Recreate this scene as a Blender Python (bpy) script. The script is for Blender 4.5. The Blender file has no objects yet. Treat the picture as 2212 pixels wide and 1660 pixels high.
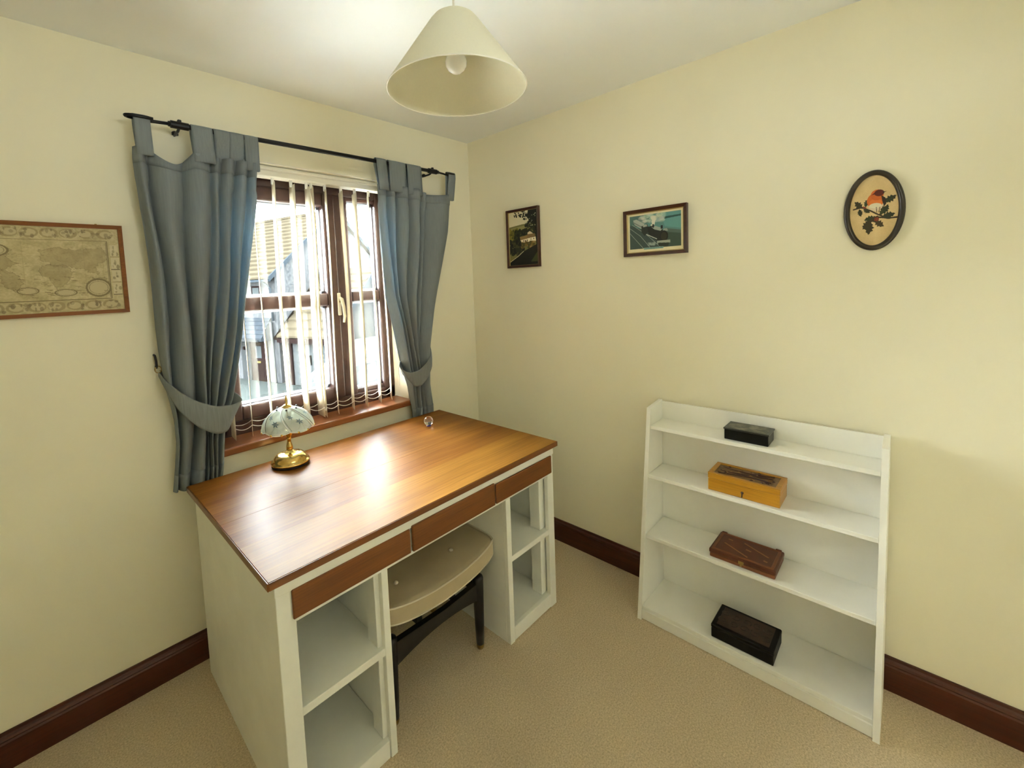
import bpy, bmesh, math, random
import numpy as np
from mathutils import Vector, Matrix
random.seed(7); rng = np.random.RandomState(5)
sc = bpy.context.scene
COL = sc.collection

# ------------------------------------------------------------------ camera
IW, IH = 2212.0, 1660.0
F, CX, CY = 947.994, 1034.18, 682.278          # focal length and principal point in photo pixels
CAM = Vector((-1.991, -2.012, 1.473)); YAW, PITCH, ROLL = 0.781, -0.074, -0.041
fw = Vector((math.cos(YAW)*math.cos(PITCH), math.sin(YAW)*math.cos(PITCH), math.sin(PITCH)))
rt = Vector((math.sin(YAW), -math.cos(YAW), 0)); up = rt.cross(fw)
r2 = math.cos(ROLL)*rt + math.sin(ROLL)*up; u2 = -math.sin(ROLL)*rt + math.cos(ROLL)*up
cd = bpy.data.cameras.new('camera'); cam = bpy.data.objects.new('camera', cd); COL.objects.link(cam)
cam.matrix_world = Matrix(((r2.x, u2.x, -fw.x, CAM.x), (r2.y, u2.y, -fw.y, CAM.y), (r2.z, u2.z, -fw.z, CAM.z), (0, 0, 0, 1)))
cd.sensor_fit = 'HORIZONTAL'; cd.sensor_width = 36.0; cd.lens = F/IW*36.0
cd.shift_x = (IW/2-CX)/IW; cd.shift_y = (CY-IH/2)/IW
cd.clip_start = 0.02; cd.clip_end = 300
sc.camera = cam

# ------------------------------------------------------------------ light
SKY, SUN, EXPOSURE = 46.0, 75.0, 0.68
w = bpy.data.worlds.new('sky'); sc.world = w; w.use_nodes = True
bg = w.node_tree.nodes['Background']; bg.inputs[0].default_value = (0.90, 0.965, 1.0, 1); bg.inputs[1].default_value = SKY
sl = bpy.data.lights.new('sun', 'SUN'); sun = bpy.data.objects.new('sun', sl); COL.objects.link(sun)
sl.energy = SUN; sl.angle = math.radians(80.0); sl.color = (0.98, 0.985, 1.0)
sd = Vector((0.49, -0.69, -0.53)); sun.rotation_euler = sd.to_track_quat('-Z', 'Y').to_euler(); sun.location = (-4, 12, 14)
sc.view_settings.view_transform = 'Standard'; sc.view_settings.look = 'None'
sc.view_settings.exposure = EXPOSURE; sc.view_settings.gamma = 1.0; sc.view_settings.use_curve_mapping = False
sc.cycles.use_denoising = True; sc.cycles.adaptive_threshold = 0.03
sc.cycles.max_bounces = 11; sc.cycles.diffuse_bounces = 6; sc.cycles.transparent_max_bounces = 24
sc.cycles.sample_clamp_indirect = 40.0
def portal(name, loc, rot, sx, sy):
    l = bpy.data.lights.new(name, 'AREA'); l.shape = 'RECTANGLE'; l.size = sx; l.size_y = sy; l.cycles.is_portal = True
    o = bpy.data.objects.new(name, l); COL.objects.link(o); o.location = loc; o.rotation_euler = rot
portal('window_portal', (-1.02, 0.24, 1.44), (math.radians(-90), 0, 0), 0.98, 1.24)
portal('fill_slot_portal', (-1.35, -2.73, 2.012), (math.radians(90), 0, 0), 0.8, 0.065)  # guides sky light through the fill slot added behind the camera

# ------------------------------------------------------------------ materials
def lin(c): return tuple(((v/255.0)/12.92 if v/255.0 <= 0.04045 else ((v/255.0+0.055)/1.055)**2.4) for v in c)
MATS = {}
class NT:
    def __init__(s, name):
        m = bpy.data.materials.new(name); m.use_nodes = True; s.m = m; s.t = m.node_tree; s.n = s.t.nodes; s.l = s.t.links
        s.p = s.n['Principled BSDF']; s.out = s.n['Material Output']
    def add(s, typ, **kw):
        nd = s.n.new(typ)
        for k, v in kw.items():
            if k in nd.inputs: nd.inputs[k].default_value = v
            else: setattr(nd, k, v)
        return nd
    def link(s, a, b): s.l.new(a, b)
    def coords(s, scale=(1, 1, 1), rot=(0, 0, 0)):
        tc = s.add('ShaderNodeTexCoord'); mp = s.add('ShaderNodeMapping'); mp.inputs['Scale'].default_value = scale; mp.inputs['Rotation'].default_value = rot
        s.link(tc.outputs['Object'], mp.inputs['Vector']); return mp.outputs['Vector']
    def mix(s, fac, a, b):
        mx = s.add('ShaderNodeMix', data_type='RGBA')
        for sock, v in ((mx.inputs['Factor'], fac), (mx.inputs['A'], a), (mx.inputs['B'], b)) if False else ((mx.inputs[0], fac), (mx.inputs[6], a), (mx.inputs[7], b)):
            if hasattr(v, 'links'): s.link(v, sock)
            elif isinstance(v, (int, float)): sock.default_value = v
            else: sock.default_value = (*v[:3], 1)
        return mx.outputs[2]
    def ramp(s, fac, stops):
        r = s.add('ShaderNodeValToRGB'); e = r.color_ramp.elements
        while len(e) < len(stops): e.new(0.5)
        for el, (p, c) in zip(e, stops): el.position = p; el.color = (*c[:3], 1)
        s.link(fac, r.inputs[0]); return r.outputs[0]
    def bump(s, h, strength, dist):
        b = s.add('ShaderNodeBump', Strength=strength, Distance=dist); s.link(h, b.inputs['Height']); s.link(b.outputs[0], s.p.inputs['Normal'])
def plain(name, col, rough=0.5, metal=0.0, noise=0.0, nscale=20.0, bump=0.0, bscale=200.0, bdist=0.001, spec=0.5, coat=0.0):
    t = NT(name); p = t.p; p.inputs['Roughness'].default_value = rough; p.inputs['Metallic'].default_value = metal
    p.inputs['Specular IOR Level'].default_value = spec; p.inputs['Coat Weight'].default_value = coat
    p.inputs['Base Color'].default_value = (*col, 1)
    if noise:
        nz = t.add('ShaderNodeTexNoise', Scale=nscale, Detail=4.0); t.link(t.coords(), nz.inputs['Vector'])
        t.link(t.ramp(nz.outputs[0], [(0.3, tuple(max(0, c*(1-noise)) for c in col)), (0.7, tuple(min(1, c*(1+noise)) for c in col))]), p.inputs['Base Color'])
    if bump:
        nb = t.add('ShaderNodeTexNoise', Scale=bscale, Detail=3.0); t.link(t.coords(), nb.inputs['Vector']); t.bump(nb.outputs[0], bump, bdist)
    MATS[name] = t.m; return t
def wood(name, c1, c2, axis=0, scale=1.0, rough=0.35, coat=0.0, bump=0.15):
    t = NT(name); sv = [14.0*scale]*3; sv[axis] = 0.9*scale; v = t.coords(tuple(sv))
    n1 = t.add('ShaderNodeTexNoise', Scale=1.2, Detail=6.0, Roughness=0.65, Distortion=0.6); t.link(v, n1.inputs['Vector'])
    sv2 = [90.0*scale]*3; sv2[axis] = 2.5*scale
    n2 = t.add('ShaderNodeTexNoise', Scale=1.5, Detail=3.0); t.link(t.coords(tuple(sv2)), n2.inputs['Vector'])
    a = t.ramp(n1.outputs[0], [(0.30, c1), (0.52, tuple((x+y)/2 for x, y in zip(c1, c2))), (0.72, c2)])
    b = t.ramp(n2.outputs[0], [(0.35, (0.62, 0.60, 0.58)), (0.62, (1, 1, 1))])
    mx = t.add('ShaderNodeMix', data_type='RGBA', blend_type='MULTIPLY'); mx.inputs[0].default_value = 0.55; t.link(a, mx.inputs[6]); t.link(b, mx.inputs[7])
    t.link(mx.outputs[2], t.p.inputs['Base Color']); t.p.inputs['Roughness'].default_value = rough; t.p.inputs['Coat Weight'].default_value = coat; t.p.inputs['Coat Roughness'].default_value = 0.12
    if bump: t.bump(n2.outputs[0], bump, 0.0006)
    MATS[name] = t.m; return t

plain('wall_paint', (0.865, 0.820, 0.640), 0.85, noise=0.02, nscale=1.5, bump=0.12, bscale=160, bdist=0.001, spec=0.2)
plain('ceiling_paint', (0.90, 0.92, 0.93), 0.9, noise=0.015, nscale=2, bump=0.1, bscale=120, bdist=0.001, spec=0.2)
plain('reveal_paint', (0.82, 0.78, 0.66), 0.8, spec=0.2)
# carpet: short twisted pile
t = plain('carpet', (0.50, 0.38, 0.255), 1.0, spec=0.05)
n1 = t.add('ShaderNodeTexNoise', Scale=190.0, Detail=5.0, Roughness=0.75); t.link(t.coords(), n1.inputs['Vector'])
n2 = t.add('ShaderNodeTexNoise', Scale=3.0, Detail=3.0); t.link(t.coords(), n2.inputs['Vector'])
c1 = t.ramp(n1.outputs[0], [(0.33, (0.50, 0.385, 0.23)), (0.67, (0.90, 0.75, 0.53))])
c2 = t.ramp(n2.outputs[0], [(0.3, (0.90, 0.90, 0.90)), (0.7, (1, 1, 1))])
mx = t.add('ShaderNodeMix', data_type='RGBA', blend_type='MULTIPLY'); mx.inputs[0].default_value = 1.0; t.link(c1, mx.inputs[6]); t.link(c2, mx.inputs[7]); t.link(mx.outputs[2], t.p.inputs['Base Color'])
t.bump(n1.outputs[0], 0.8, 0.004)
plain('white_gloss', (0.84, 0.84, 0.77), 0.42, noise=0.035, nscale=9, bump=0.06, bscale=60)
plain('white_board', (0.87, 0.86, 0.79), 0.6, noise=0.03, nscale=6, bump=0.08, bscale=90)
for i, (a, b) in enumerate((((0.200, 0.070, 0.0085), (0.340, 0.140, 0.020)), ((0.210, 0.076, 0.0090), (0.350, 0.148, 0.022)), ((0.195, 0.066, 0.0080), (0.330, 0.132, 0.019)), ((0.255, 0.105, 0.0130), (0.410, 0.195, 0.030)))):
    wood('desk_board_%d' % i, a, b, 0, 1.0, 0.42, 0.0, 0.45).p.inputs['Specular IOR Level'].default_value = 0.15
wood('desk_edge', (0.15, 0.045, 0.008), (0.26, 0.09, 0.016), 0, 1.4, 0.35, 0.1)
wood('drawer_wood', (0.17, 0.048, 0.006), (0.25, 0.082, 0.012), 0, 1.6, 0.45)
wood('skirting_wood', (0.055, 0.008, 0.0015), (0.098, 0.018, 0.004), 0, 1.3, 0.40, 0.15)
wood('skirting_wood_y', (0.055, 0.008, 0.0015), (0.098, 0.018, 0.004), 1, 1.3, 0.40, 0.15)
wood('sill_wood', (0.24, 0.075, 0.025), (0.40, 0.15, 0.055), 0, 1.3, 0.28, 0.4)
plain('frame_brown', (0.055, 0.024, 0.018), 0.35, noise=0.15, nscale=30, coat=0.2)
plain('spacer', (0.55, 0.57, 0.60), 0.4)
plain('black_metal', (0.012, 0.012, 0.013), 0.45, metal=0.3)
plain('black_wood', (0.008, 0.007, 0.007), 0.35, noise=0.2, nscale=30)
plain('brass', (0.72, 0.50, 0.16), 0.16, metal=1.0, noise=0.08, nscale=40)
plain('gilt', (0.42, 0.31, 0.12), 0.45, metal=0.6)
plain('cream_plastic', (0.80, 0.76, 0.64), 0.4)
plain('white_plastic', (0.82, 0.81, 0.77), 0.4)
plain('felt_black', (0.01, 0.01, 0.01), 0.9)
plain('vinyl', (0.47, 0.385, 0.245), 0.38, noise=0.06, nscale=12, bump=0.1, bscale=120)
plain('vinyl_pipe', (0.62, 0.55, 0.42), 0.4)
def fabric(name, col, trans, wv=900.0, tw=0.35, k=0.1):
    t = NT(name); nz = t.add('ShaderNodeTexNoise', Scale=6.0, Detail=5.0); t.link(t.coords((40, 40, 2)), nz.inputs['Vector'])
    c = t.ramp(nz.outputs[0], [(0.3, tuple(x*(1-k) for x in col)), (0.7, tuple(min(1, x*(1+k)) for x in col))])
    t.link(c, t.p.inputs['Base Color']); t.p.inputs['Roughness'].default_value = 0.9; t.p.inputs['Specular IOR Level'].default_value = 0.15
    nb = t.add('ShaderNodeTexNoise', Scale=wv, Detail=2.0); t.link(t.coords(), nb.inputs['Vector']); t.bump(nb.outputs[0], 0.25, 0.0008)
    tr = t.add('ShaderNodeBsdfTranslucent'); tr.inputs[0].default_value = (*trans, 1)
    ms = t.add('ShaderNodeMixShader'); ms.inputs[0].default_value = tw
    t.link(t.p.outputs[0], ms.inputs[1]); t.link(tr.outputs[0], ms.inputs[2]); t.link(ms.outputs[0], t.out.inputs['Surface']); MATS[name] = t.m
fabric('curtain_blue', (0.315, 0.345, 0.355), (0.27, 0.41, 0.50), tw=0.32)
fabric('tieback_blue', (0.235, 0.255, 0.255), (0.10, 0.13, 0.15), tw=0.10)
fabric('vane_cloth', (0.86, 0.83, 0.74), (0.86, 0.80, 0.66), tw=0.5)
fabric('shade_cloth', (0.80, 0.765, 0.60), (0.74, 0.68, 0.47), tw=0.16, k=0.015)
def glassy(name, tint, gloss=0.06, rough=0.0):
    t = NT(name); t.n.remove(t.p); tr = t.add('ShaderNodeBsdfTransparent'); tr.inputs[0].default_value = (*tint, 1)
    gl = t.add('ShaderNodeBsdfGlossy'); gl.inputs['Roughness'].default_value = rough
    fr = t.add('ShaderNodeFresnel', IOR=1.45); ms = t.add('ShaderNodeMixShader')
    t.link(fr.outputs[0], ms.inputs[0]); t.link(tr.outputs[0], ms.inputs[1]); t.link(gl.outputs[0], ms.inputs[2]); t.link(ms.outputs[0], t.out.inputs['Surface']); MATS[name] = t.m
glassy('pane_glass', (0.96, 0.98, 0.98)); t = plain('bulb_glass', (0.86, 0.85, 0.80), 0.12)
tr = t.add('ShaderNodeBsdfTransparent'); ms = t.add('ShaderNodeMixShader'); ms.inputs[0].default_value = 0.55; t.link(tr.outputs[0], ms.inputs[1]); t.link(t.p.outputs[0], ms.inputs[2]); t.link(ms.outputs[0], t.out.inputs['Surface'])
t = plain('crystal', (1, 1, 1), 0.0); t.p.inputs['Transmission Weight'].default_value = 1.0; t.p.inputs['IOR'].default_value = 1.5
t = plain('crystal_blue', (0.10, 0.10, 0.65), 0.05); t.p.inputs['Transmission Weight'].default_value = 0.6
# pressed lamp glass, half frosted
t = NT('lamp_glass'); t.p.inputs['Base Color'].default_value = (0.62, 0.66, 0.58, 1); t.p.inputs['Roughness'].default_value = 0.15
tr = t.add('ShaderNodeBsdfTransparent'); tr.inputs[0].default_value = (0.92, 0.95, 0.93, 1); ms = t.add('ShaderNodeMixShader'); ms.inputs[0].default_value = 0.45
tl = t.add('ShaderNodeBsdfTranslucent'); tl.inputs[0].default_value = (0.62, 0.66, 0.60, 1); m0 = t.add('ShaderNodeMixShader'); m0.inputs[0].default_value = 0.5
t.link(t.p.outputs[0], m0.inputs[1]); t.link(tl.outputs[0], m0.inputs[2]); t.link(tr.outputs[0], ms.inputs[1]); t.link(m0.outputs[0], ms.inputs[2]); ms.inputs[0].default_value = 0.6
t.link(ms.outputs[0], t.out.inputs['Surface']); MATS['lamp_glass'] = t.m
plain('flower_blue', (0.075, 0.13, 0.18), 0.5); plain('leaf_etch', (0.42, 0.44, 0.36), 0.5); plain('lead_line', (0.05, 0.05, 0.05), 0.4); plain('edge_white', (0.85, 0.86, 0.86), 0.25)
wood('map_frame', (0.20, 0.060, 0.014), (0.32, 0.115, 0.028), 0, 1.6, 0.4)
wood('dark_frame', (0.040, 0.010, 0.006), (0.085, 0.022, 0.012), 1, 2.0, 0.3, 0.3)
plain('oval_frame', (0.022, 0.014, 0.006), 0.4, noise=0.2, nscale=20, coat=0.2)
plain('mount_cream', (0.78, 0.73, 0.58), 0.7)
wood('yellow_box', (0.52, 0.235, 0.012), (0.62, 0.30, 0.022), 1, 2.2, 0.38, 0.3, 0.1)
wood('carved_wood', (0.17, 0.085, 0.022), (0.30, 0.16, 0.05), 1, 3.0, 0.45, 0.15)
wood('carved_dark', (0.045, 0.016, 0.010), (0.09, 0.032, 0.018), 1, 3.0, 0.5)
wood('carved_light', (0.34, 0.19, 0.07), (0.46, 0.28, 0.11), 1, 3.0, 0.45)
plain('leather', (0.105, 0.026, 0.010), 0.40, noise=0.25, nscale=18, bump=0.25, bscale=180)
plain('leather_edge', (0.19, 0.060, 0.020), 0.42, noise=0.2, nscale=18)
plain('inlay', (0.30, 0.13, 0.05), 0.5)
plain('brass_dull', (0.35, 0.24, 0.08), 0.4, metal=0.9)
t = plain('tin_black', (0.006, 0.006, 0.005), 0.35, spec=0.2)
nz = t.add('ShaderNodeTexNoise', Scale=22.0, Detail=4.0); t.link(t.coords((1, 1.0, 1)), nz.inputs['Vector'])
plain('tin_lid', (0.03, 0.032, 0.025), 0.28)
t = NT('worn_print'); nz = t.add('ShaderNodeTexNoise', Scale=26.0, Detail=5.0, Roughness=0.6); t.link(t.coords(), nz.inputs['Vector'])
t.link(t.ramp(nz.outputs[0], [(0.42, (0.03, 0.031, 0.022)), (0.6, (0.20, 0.19, 0.12)), (0.75, (0.34, 0.31, 0.22))]), t.p.inputs['Base Color']); t.p.inputs['Roughness'].default_value = 0.35; MATS['worn_print'] = t.m
plain('dark_box', (0.006, 0.005, 0.004), 0.5, spec=0.2, noise=0.3, nscale=30)
plain('dark_panel', (0.040, 0.018, 0.010), 0.5, noise=0.4, nscale=26, bump=0.3, bscale=90, bdist=0.002)
plain('dark_carving', (0.020, 0.009, 0.005), 0.55)
# outside: visible surfaces given far darker base colours to offset the bright sky
def speckle(name, a, b, sc_):
    t = NT(name); nz = t.add('ShaderNodeTexNoise', Scale=sc_, Detail=3.0, Roughness=0.7); t.link(t.coords(), nz.inputs['Vector'])
    t.link(t.ramp(nz.outputs[0], [(0.40, a), (0.62, b)]), t.p.inputs['Base Color']); t.p.inputs['Roughness'].default_value = 0.95; t.p.inputs['Specular IOR Level'].default_value = 0.0; t.bump(nz.outputs[0], 0.4, 0.02); MATS[name] = t.m
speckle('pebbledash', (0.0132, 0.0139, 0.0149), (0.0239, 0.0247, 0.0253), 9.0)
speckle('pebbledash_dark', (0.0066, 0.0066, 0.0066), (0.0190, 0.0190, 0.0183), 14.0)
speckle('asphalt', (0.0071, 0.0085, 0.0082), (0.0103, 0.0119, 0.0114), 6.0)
plain('bounce_ground', (0.50, 0.48, 0.43), 0.9, noise=0.08, nscale=2)  # for the unseen near ground, pale to bounce light indoors
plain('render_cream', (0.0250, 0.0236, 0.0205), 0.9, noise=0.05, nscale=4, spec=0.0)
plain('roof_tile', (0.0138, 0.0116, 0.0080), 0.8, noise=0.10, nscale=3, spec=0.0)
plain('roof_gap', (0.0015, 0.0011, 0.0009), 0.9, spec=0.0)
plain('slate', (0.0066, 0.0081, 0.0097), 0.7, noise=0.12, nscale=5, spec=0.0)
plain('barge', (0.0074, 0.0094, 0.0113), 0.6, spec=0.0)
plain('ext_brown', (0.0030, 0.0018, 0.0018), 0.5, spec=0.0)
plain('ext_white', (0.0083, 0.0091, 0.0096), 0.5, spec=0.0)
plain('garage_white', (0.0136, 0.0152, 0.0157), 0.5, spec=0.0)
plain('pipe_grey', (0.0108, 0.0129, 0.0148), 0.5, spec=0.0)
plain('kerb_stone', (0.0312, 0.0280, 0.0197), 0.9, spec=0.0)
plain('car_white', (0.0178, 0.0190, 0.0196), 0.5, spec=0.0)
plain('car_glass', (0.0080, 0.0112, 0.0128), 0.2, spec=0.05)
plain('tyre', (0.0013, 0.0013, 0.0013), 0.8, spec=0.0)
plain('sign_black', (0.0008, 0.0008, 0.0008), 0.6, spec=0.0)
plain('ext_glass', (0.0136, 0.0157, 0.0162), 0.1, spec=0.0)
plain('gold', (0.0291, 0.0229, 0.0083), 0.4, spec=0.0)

# ------------------------------------------------------------------ mesh helpers (world coordinates in, base-centred objects out)
ORG = {}
def mat(m): return MATS[m] if isinstance(m, str) else m
def add(name, V, Fc, m, parent=None, smooth=False, origin=None):
    V = np.asarray(V, float)
    if origin is None:
        lo, hi = V.min(0), V.max(0); origin = np.array([(lo[0]+hi[0])/2, (lo[1]+hi[1])/2, lo[2]])
    origin = np.asarray(origin, float)
    me = bpy.data.meshes.new(name); me.from_pydata([tuple(v) for v in V-origin], [], [tuple(f) for f in Fc]); me.materials.append(mat(m))
    bm = bmesh.new(); bm.from_mesh(me); bmesh.ops.recalc_face_normals(bm, faces=bm.faces); bm.to_mesh(me); bm.free()
    if smooth: me.polygons.foreach_set('use_smooth', [True]*len(me.polygons))
    o = bpy.data.objects.new(name, me); COL.objects.link(o)
    if parent is not None:
        o.parent = parent; o.location = Vector(origin-ORG[parent.name])
    else: o.location = Vector(origin)
    ORG[o.name] = origin
    return o
def thing(name, loc, label, cat, group=None):
    o = bpy.data.objects.new(name, None); COL.objects.link(o); o.location = loc; o.empty_display_size = 0.05; ORG[o.name] = np.array(loc, float)
    return tag(o, label, cat, group)
def tag(o, label, cat, group=None):
    o['label'] = label; o['category'] = cat
    if group: o['group'] = group
    return o
def struct(o, label=None):
    o['kind'] = 'structure'
    if label: o['label'] = label
    return o
def note(o, label): o['label'] = label; return o
def boxvf(x0, x1, y0, y1, z0, z1, bev=0.0, seg=1):
    bm = bmesh.new(); bmesh.ops.create_cube(bm, size=1.0)
    for v in bm.verts: v.co = Vector(((x0+x1)/2+v.co.x*(x1-x0), (y0+y1)/2+v.co.y*(y1-y0), (z0+z1)/2+v.co.z*(z1-z0)))
    if bev: bmesh.ops.bevel(bm, geom=bm.edges[:], offset=bev, segments=seg, affect='EDGES', profile=0.5)
    V = [tuple(v.co) for v in bm.verts]; bm.verts.index_update(); Fc = [[v.index for v in f.verts] for f in bm.faces]; bm.free(); return V, Fc
def box(name, x0, x1, y0, y1, z0, z1, m, parent=None, bev=0.002, seg=1, smooth=False):
    V, Fc = boxvf(min(x0, x1), max(x0, x1), min(y0, y1), max(y0, y1), z0, z1, bev, seg); return add(name, V, Fc, m, parent, smooth)
def merge(parts):
    V, Fc = [], []
    for v, f in parts:
        n = len(V); V += [tuple(p) for p in v]; Fc += [[i+n for i in q] for q in f]
    return V, Fc
def tubevf(path, rad, seg=10, closed=False):
    P = [Vector(p) for p in path]; n = len(P); R = [float(r_) for r_ in rad] if isinstance(rad, (list, tuple, np.ndarray)) else [float(rad)]*n
    V, Fc = [], []; ref = None
    for i in range(n):
        a = P[(i-1) % n] if (closed or i > 0) else P[i]; b = P[(i+1) % n] if (closed or i < n-1) else P[i]
        d = (b-a).normalized()
        if ref is None: ref = Vector((0, 0, 1)) if abs(d.z) < 0.9 else Vector((1, 0, 0))
        s = d.cross(ref)
        if s.length < 1e-6: s = d.orthogonal()
        s.normalize(); ref = s.cross(d).normalized()
        for k in range(seg):
            an = 2*math.pi*k/seg; V.append(tuple(P[i]+R[i]*(math.cos(an)*s+math.sin(an)*ref)))
    m = n if closed else n-1
    for i in range(m):
        j = (i+1) % n
        for k in range(seg): Fc.append([i*seg+k, i*seg+(k+1) % seg, j*seg+(k+1) % seg, j*seg+k])
    if not closed: Fc.append(list(range(seg))); Fc.append([(n-1)*seg+k for k in range(seg)])
    return V, Fc
def tube(name, path, rad, m, parent=None, seg=10, closed=False):
    V, Fc = tubevf(path, rad, seg, closed); return add(name, V, Fc, m, parent, True)
def lathevf(prof, c, seg=32, cap=True):
    V, Fc = [], []
    for r, z in prof:
        for k in range(seg): a = 2*math.pi*k/seg; V.append((c[0]+r*math.cos(a), c[1]+r*math.sin(a), c[2]+z))
    for i in range(len(prof)-1):
        for k in range(seg): Fc.append([i*seg+k, i*seg+(k+1) % seg, (i+1)*seg+(k+1) % seg, (i+1)*seg+k])
    if cap: Fc.append(list(range(seg))); Fc.append([(len(prof)-1)*seg+k for k in range(seg)])
    return V, Fc
def lathe(name, prof, c, m, parent=None, seg=32, cap=True, smooth=True):
    V, Fc = lathevf(prof, c, seg, cap); return add(name, V, Fc, m, parent, smooth)
def prismvf(poly, fn, t0, t1):
    n = len(poly); V = [fn(a, b, t0) for a, b in poly]+[fn(a, b, t1) for a, b in poly]
    Fc = [list(range(n)), list(range(2*n-1, n-1, -1))]+[[i, (i+1) % n, n+(i+1) % n, n+i] for i in range(n)]
    return V, Fc
def prism(name, poly, fn, t0, t1, m, parent=None):
    V, Fc = prismvf(poly, fn, t0, t1); return add(name, V, Fc, m, parent)
def gridvf(fn, nu, nv):
    V = [fn(i/nu, j/nv) for j in range(nv+1) for i in range(nu+1)]
    Fc = [[j*(nu+1)+i, j*(nu+1)+i+1, (j+1)*(nu+1)+i+1, (j+1)*(nu+1)+i] for j in range(nv) for i in range(nu)]
    return V, Fc
def solid(o, th):
    md = o.modifiers.new('thickness', 'SOLIDIFY'); md.thickness = th; md.offset = 0.0; return o
def interp(x, xs, ys): return float(np.interp(x, xs, ys))

# ------------------------------------------------------------------ room shell
HC = 2.35; XL, YB = -2.62, -2.62
RX0, RX1, RZ0, RZ1, RD = -1.505, -0.545, 0.815, 2.035, 0.21    # window opening and reveal depth
f = struct(box('floor', XL-.1, .1, YB-.1, .12, -.1, 0, 'carpet', None, 0))
c = struct(box('ceiling', XL-.1, .1, YB-.1, .12, HC, HC+.1, 'ceiling_paint', None, 0))
V, Fc = merge([boxvf(XL-.1, RX0, 0, RD, 0, HC), boxvf(RX1, .1, 0, RD, 0, HC), boxvf(RX0, RX1, 0, RD, RZ1, HC), boxvf(RX0, RX1, 0, RD, 0, RZ0)])
struct(add('wall_front', V, Fc, 'wall_paint'))
struct(box('wall_right', 0, .1, YB, 0, 0, HC, 'wall_paint', None, 0))
struct(box('wall_left', XL-.1, XL, YB, 0, 0, HC, 'wall_paint', None, 0))
DX0, DX1, DZ0, DZ1 = -1.75, -.95, 1.98, 2.045      # unseen slot added in the back wall to let in fill light
V, Fc = merge([boxvf(XL, DX0, YB-.1, YB, 0, HC), boxvf(DX1, 0, YB-.1, YB, 0, HC), boxvf(DX0, DX1, YB-.1, YB, DZ1, HC), boxvf(DX0, DX1, YB-.1, YB, 0, DZ0)])
struct(add('wall_back', V, Fc, 'wall_paint'))
SK = [(0, 0), (-.016, 0), (-.016, .088), (-.0135, .094), (-.0155, .099), (-.013, .106), (-.007, .111), (-.006, .120), (0, .120)]
struct(prism('baseboard_front', SK, lambda a, b, t: (t, a, b), XL, -.016, 'skirting_wood'))
struct(prism('baseboard_right', SK, lambda a, b, t: (a, t, b), YB, 0, 'skirting_wood_y'))

# ------------------------------------------------------------------ window
win = thing('window_1', (-1.025, .15, RZ0), 'brown two-light casement window between the blue curtains', 'window'); del win['category']; struct(win)
FY0, FY1 = .130, .195
SILLZ = .838
def wbar(name, x0, x1, z0, z1, par=win, y0=FY0, y1=FY1, bev=.006): return box(name, x0, x1, y0, y1, z0, z1, 'frame_brown', par, bev, 2)
FZ0, FZ1 = SILLZ, RZ1-.005
wbar('frame_stile', RX0+.003, -1.435, FZ0, FZ1); wbar('frame_stile', -.618, RX1-.003, FZ0, FZ1)
wbar('frame_rail', -1.435, -.618, 1.955, FZ1); wbar('frame_rail', -1.50, -.55, FZ0-.024, .900); wbar('mullion', -.868, -.788, .900, 1.955)
sash = wbar('sash', -1.435, -1.372, .900, 1.955, win, .118, .188)
wbar('sash_stile', -.930, -.868, .900, 1.955, sash, .118, .188); wbar('sash_rail', -1.372, -.930, 1.892, 1.955, sash, .118, .188)
wbar('sash_rail', -1.372, -.930, .900, .962, sash, .118, .188); wbar('glazing_bar', -1.372, -.930, 1.388, 1.452, sash, .120, .186)
wbar('glazing_bar', -.788, -.618, 1.402, 1.456); wbar('bead', -.788, -.618, .900, .922, win, .140, .19, .004); wbar('bead', -.788, -.618, 1.935, 1.955, win, .140, .19, .004)
def pane(x0, x1, z0, z1):
    g = box('pane', x0, x1, .160, .164, z0, z1, 'pane_glass', win, 0)
    V, Fc = merge([boxvf(x0, x1, .166, .172, z0, z0+.012), boxvf(x0, x1, .166, .172, z1-.012, z1), boxvf(x0, x0+.012, .166, .172, z0, z1), boxvf(x1-.012, x1, .166, .172, z0, z1)])
    note(add('spacer_bar', V, Fc, 'spacer', g), 'pale grey strip around the pane edge')
pane(-1.372, -.930, .962, 1.388); pane(-1.372, -.930, 1.452, 1.892); pane(-.788, -.618, .922, 1.402); pane(-.788, -.618, 1.456, 1.935)
h = note(box('handle', -.884, -.866, .108, .118, 1.335, 1.452, 'cream_plastic', win, .004, 2), 'cream and brass window handle')
tube('lever', [(-.875, .100, 1.425), (-.873, .088, 1.420), (-.868, .082, 1.38), (-.864, .084, 1.33), (-.868, .088, 1.298)], [.007, .009, .0085, .0075, .006], 'cream_plastic', h)
lathe('lock_button', [(.006, 0), (.007, .006), (.002, .012)], (-.875, .098, 1.402), 'brass_dull', h, 12)
sl_ = struct(box('trim_1', -1.515, -.530, -.032, .130, .806, SILLZ, 'sill_wood', None, .006, 2), 'varnished wooden window sill above the desk')
V, Fc = merge([boxvf(RX0, RX0+.004, .001, .130, SILLZ, RZ1), boxvf(RX1-.004, RX1, .001, .130, SILLZ, RZ1), boxvf(RX0, RX1, .001, .130, RZ1-.004, RZ1)])
struct(add('trim_2', V, Fc, 'reveal_paint'), 'cream painted reveal lining the window opening')

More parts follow.
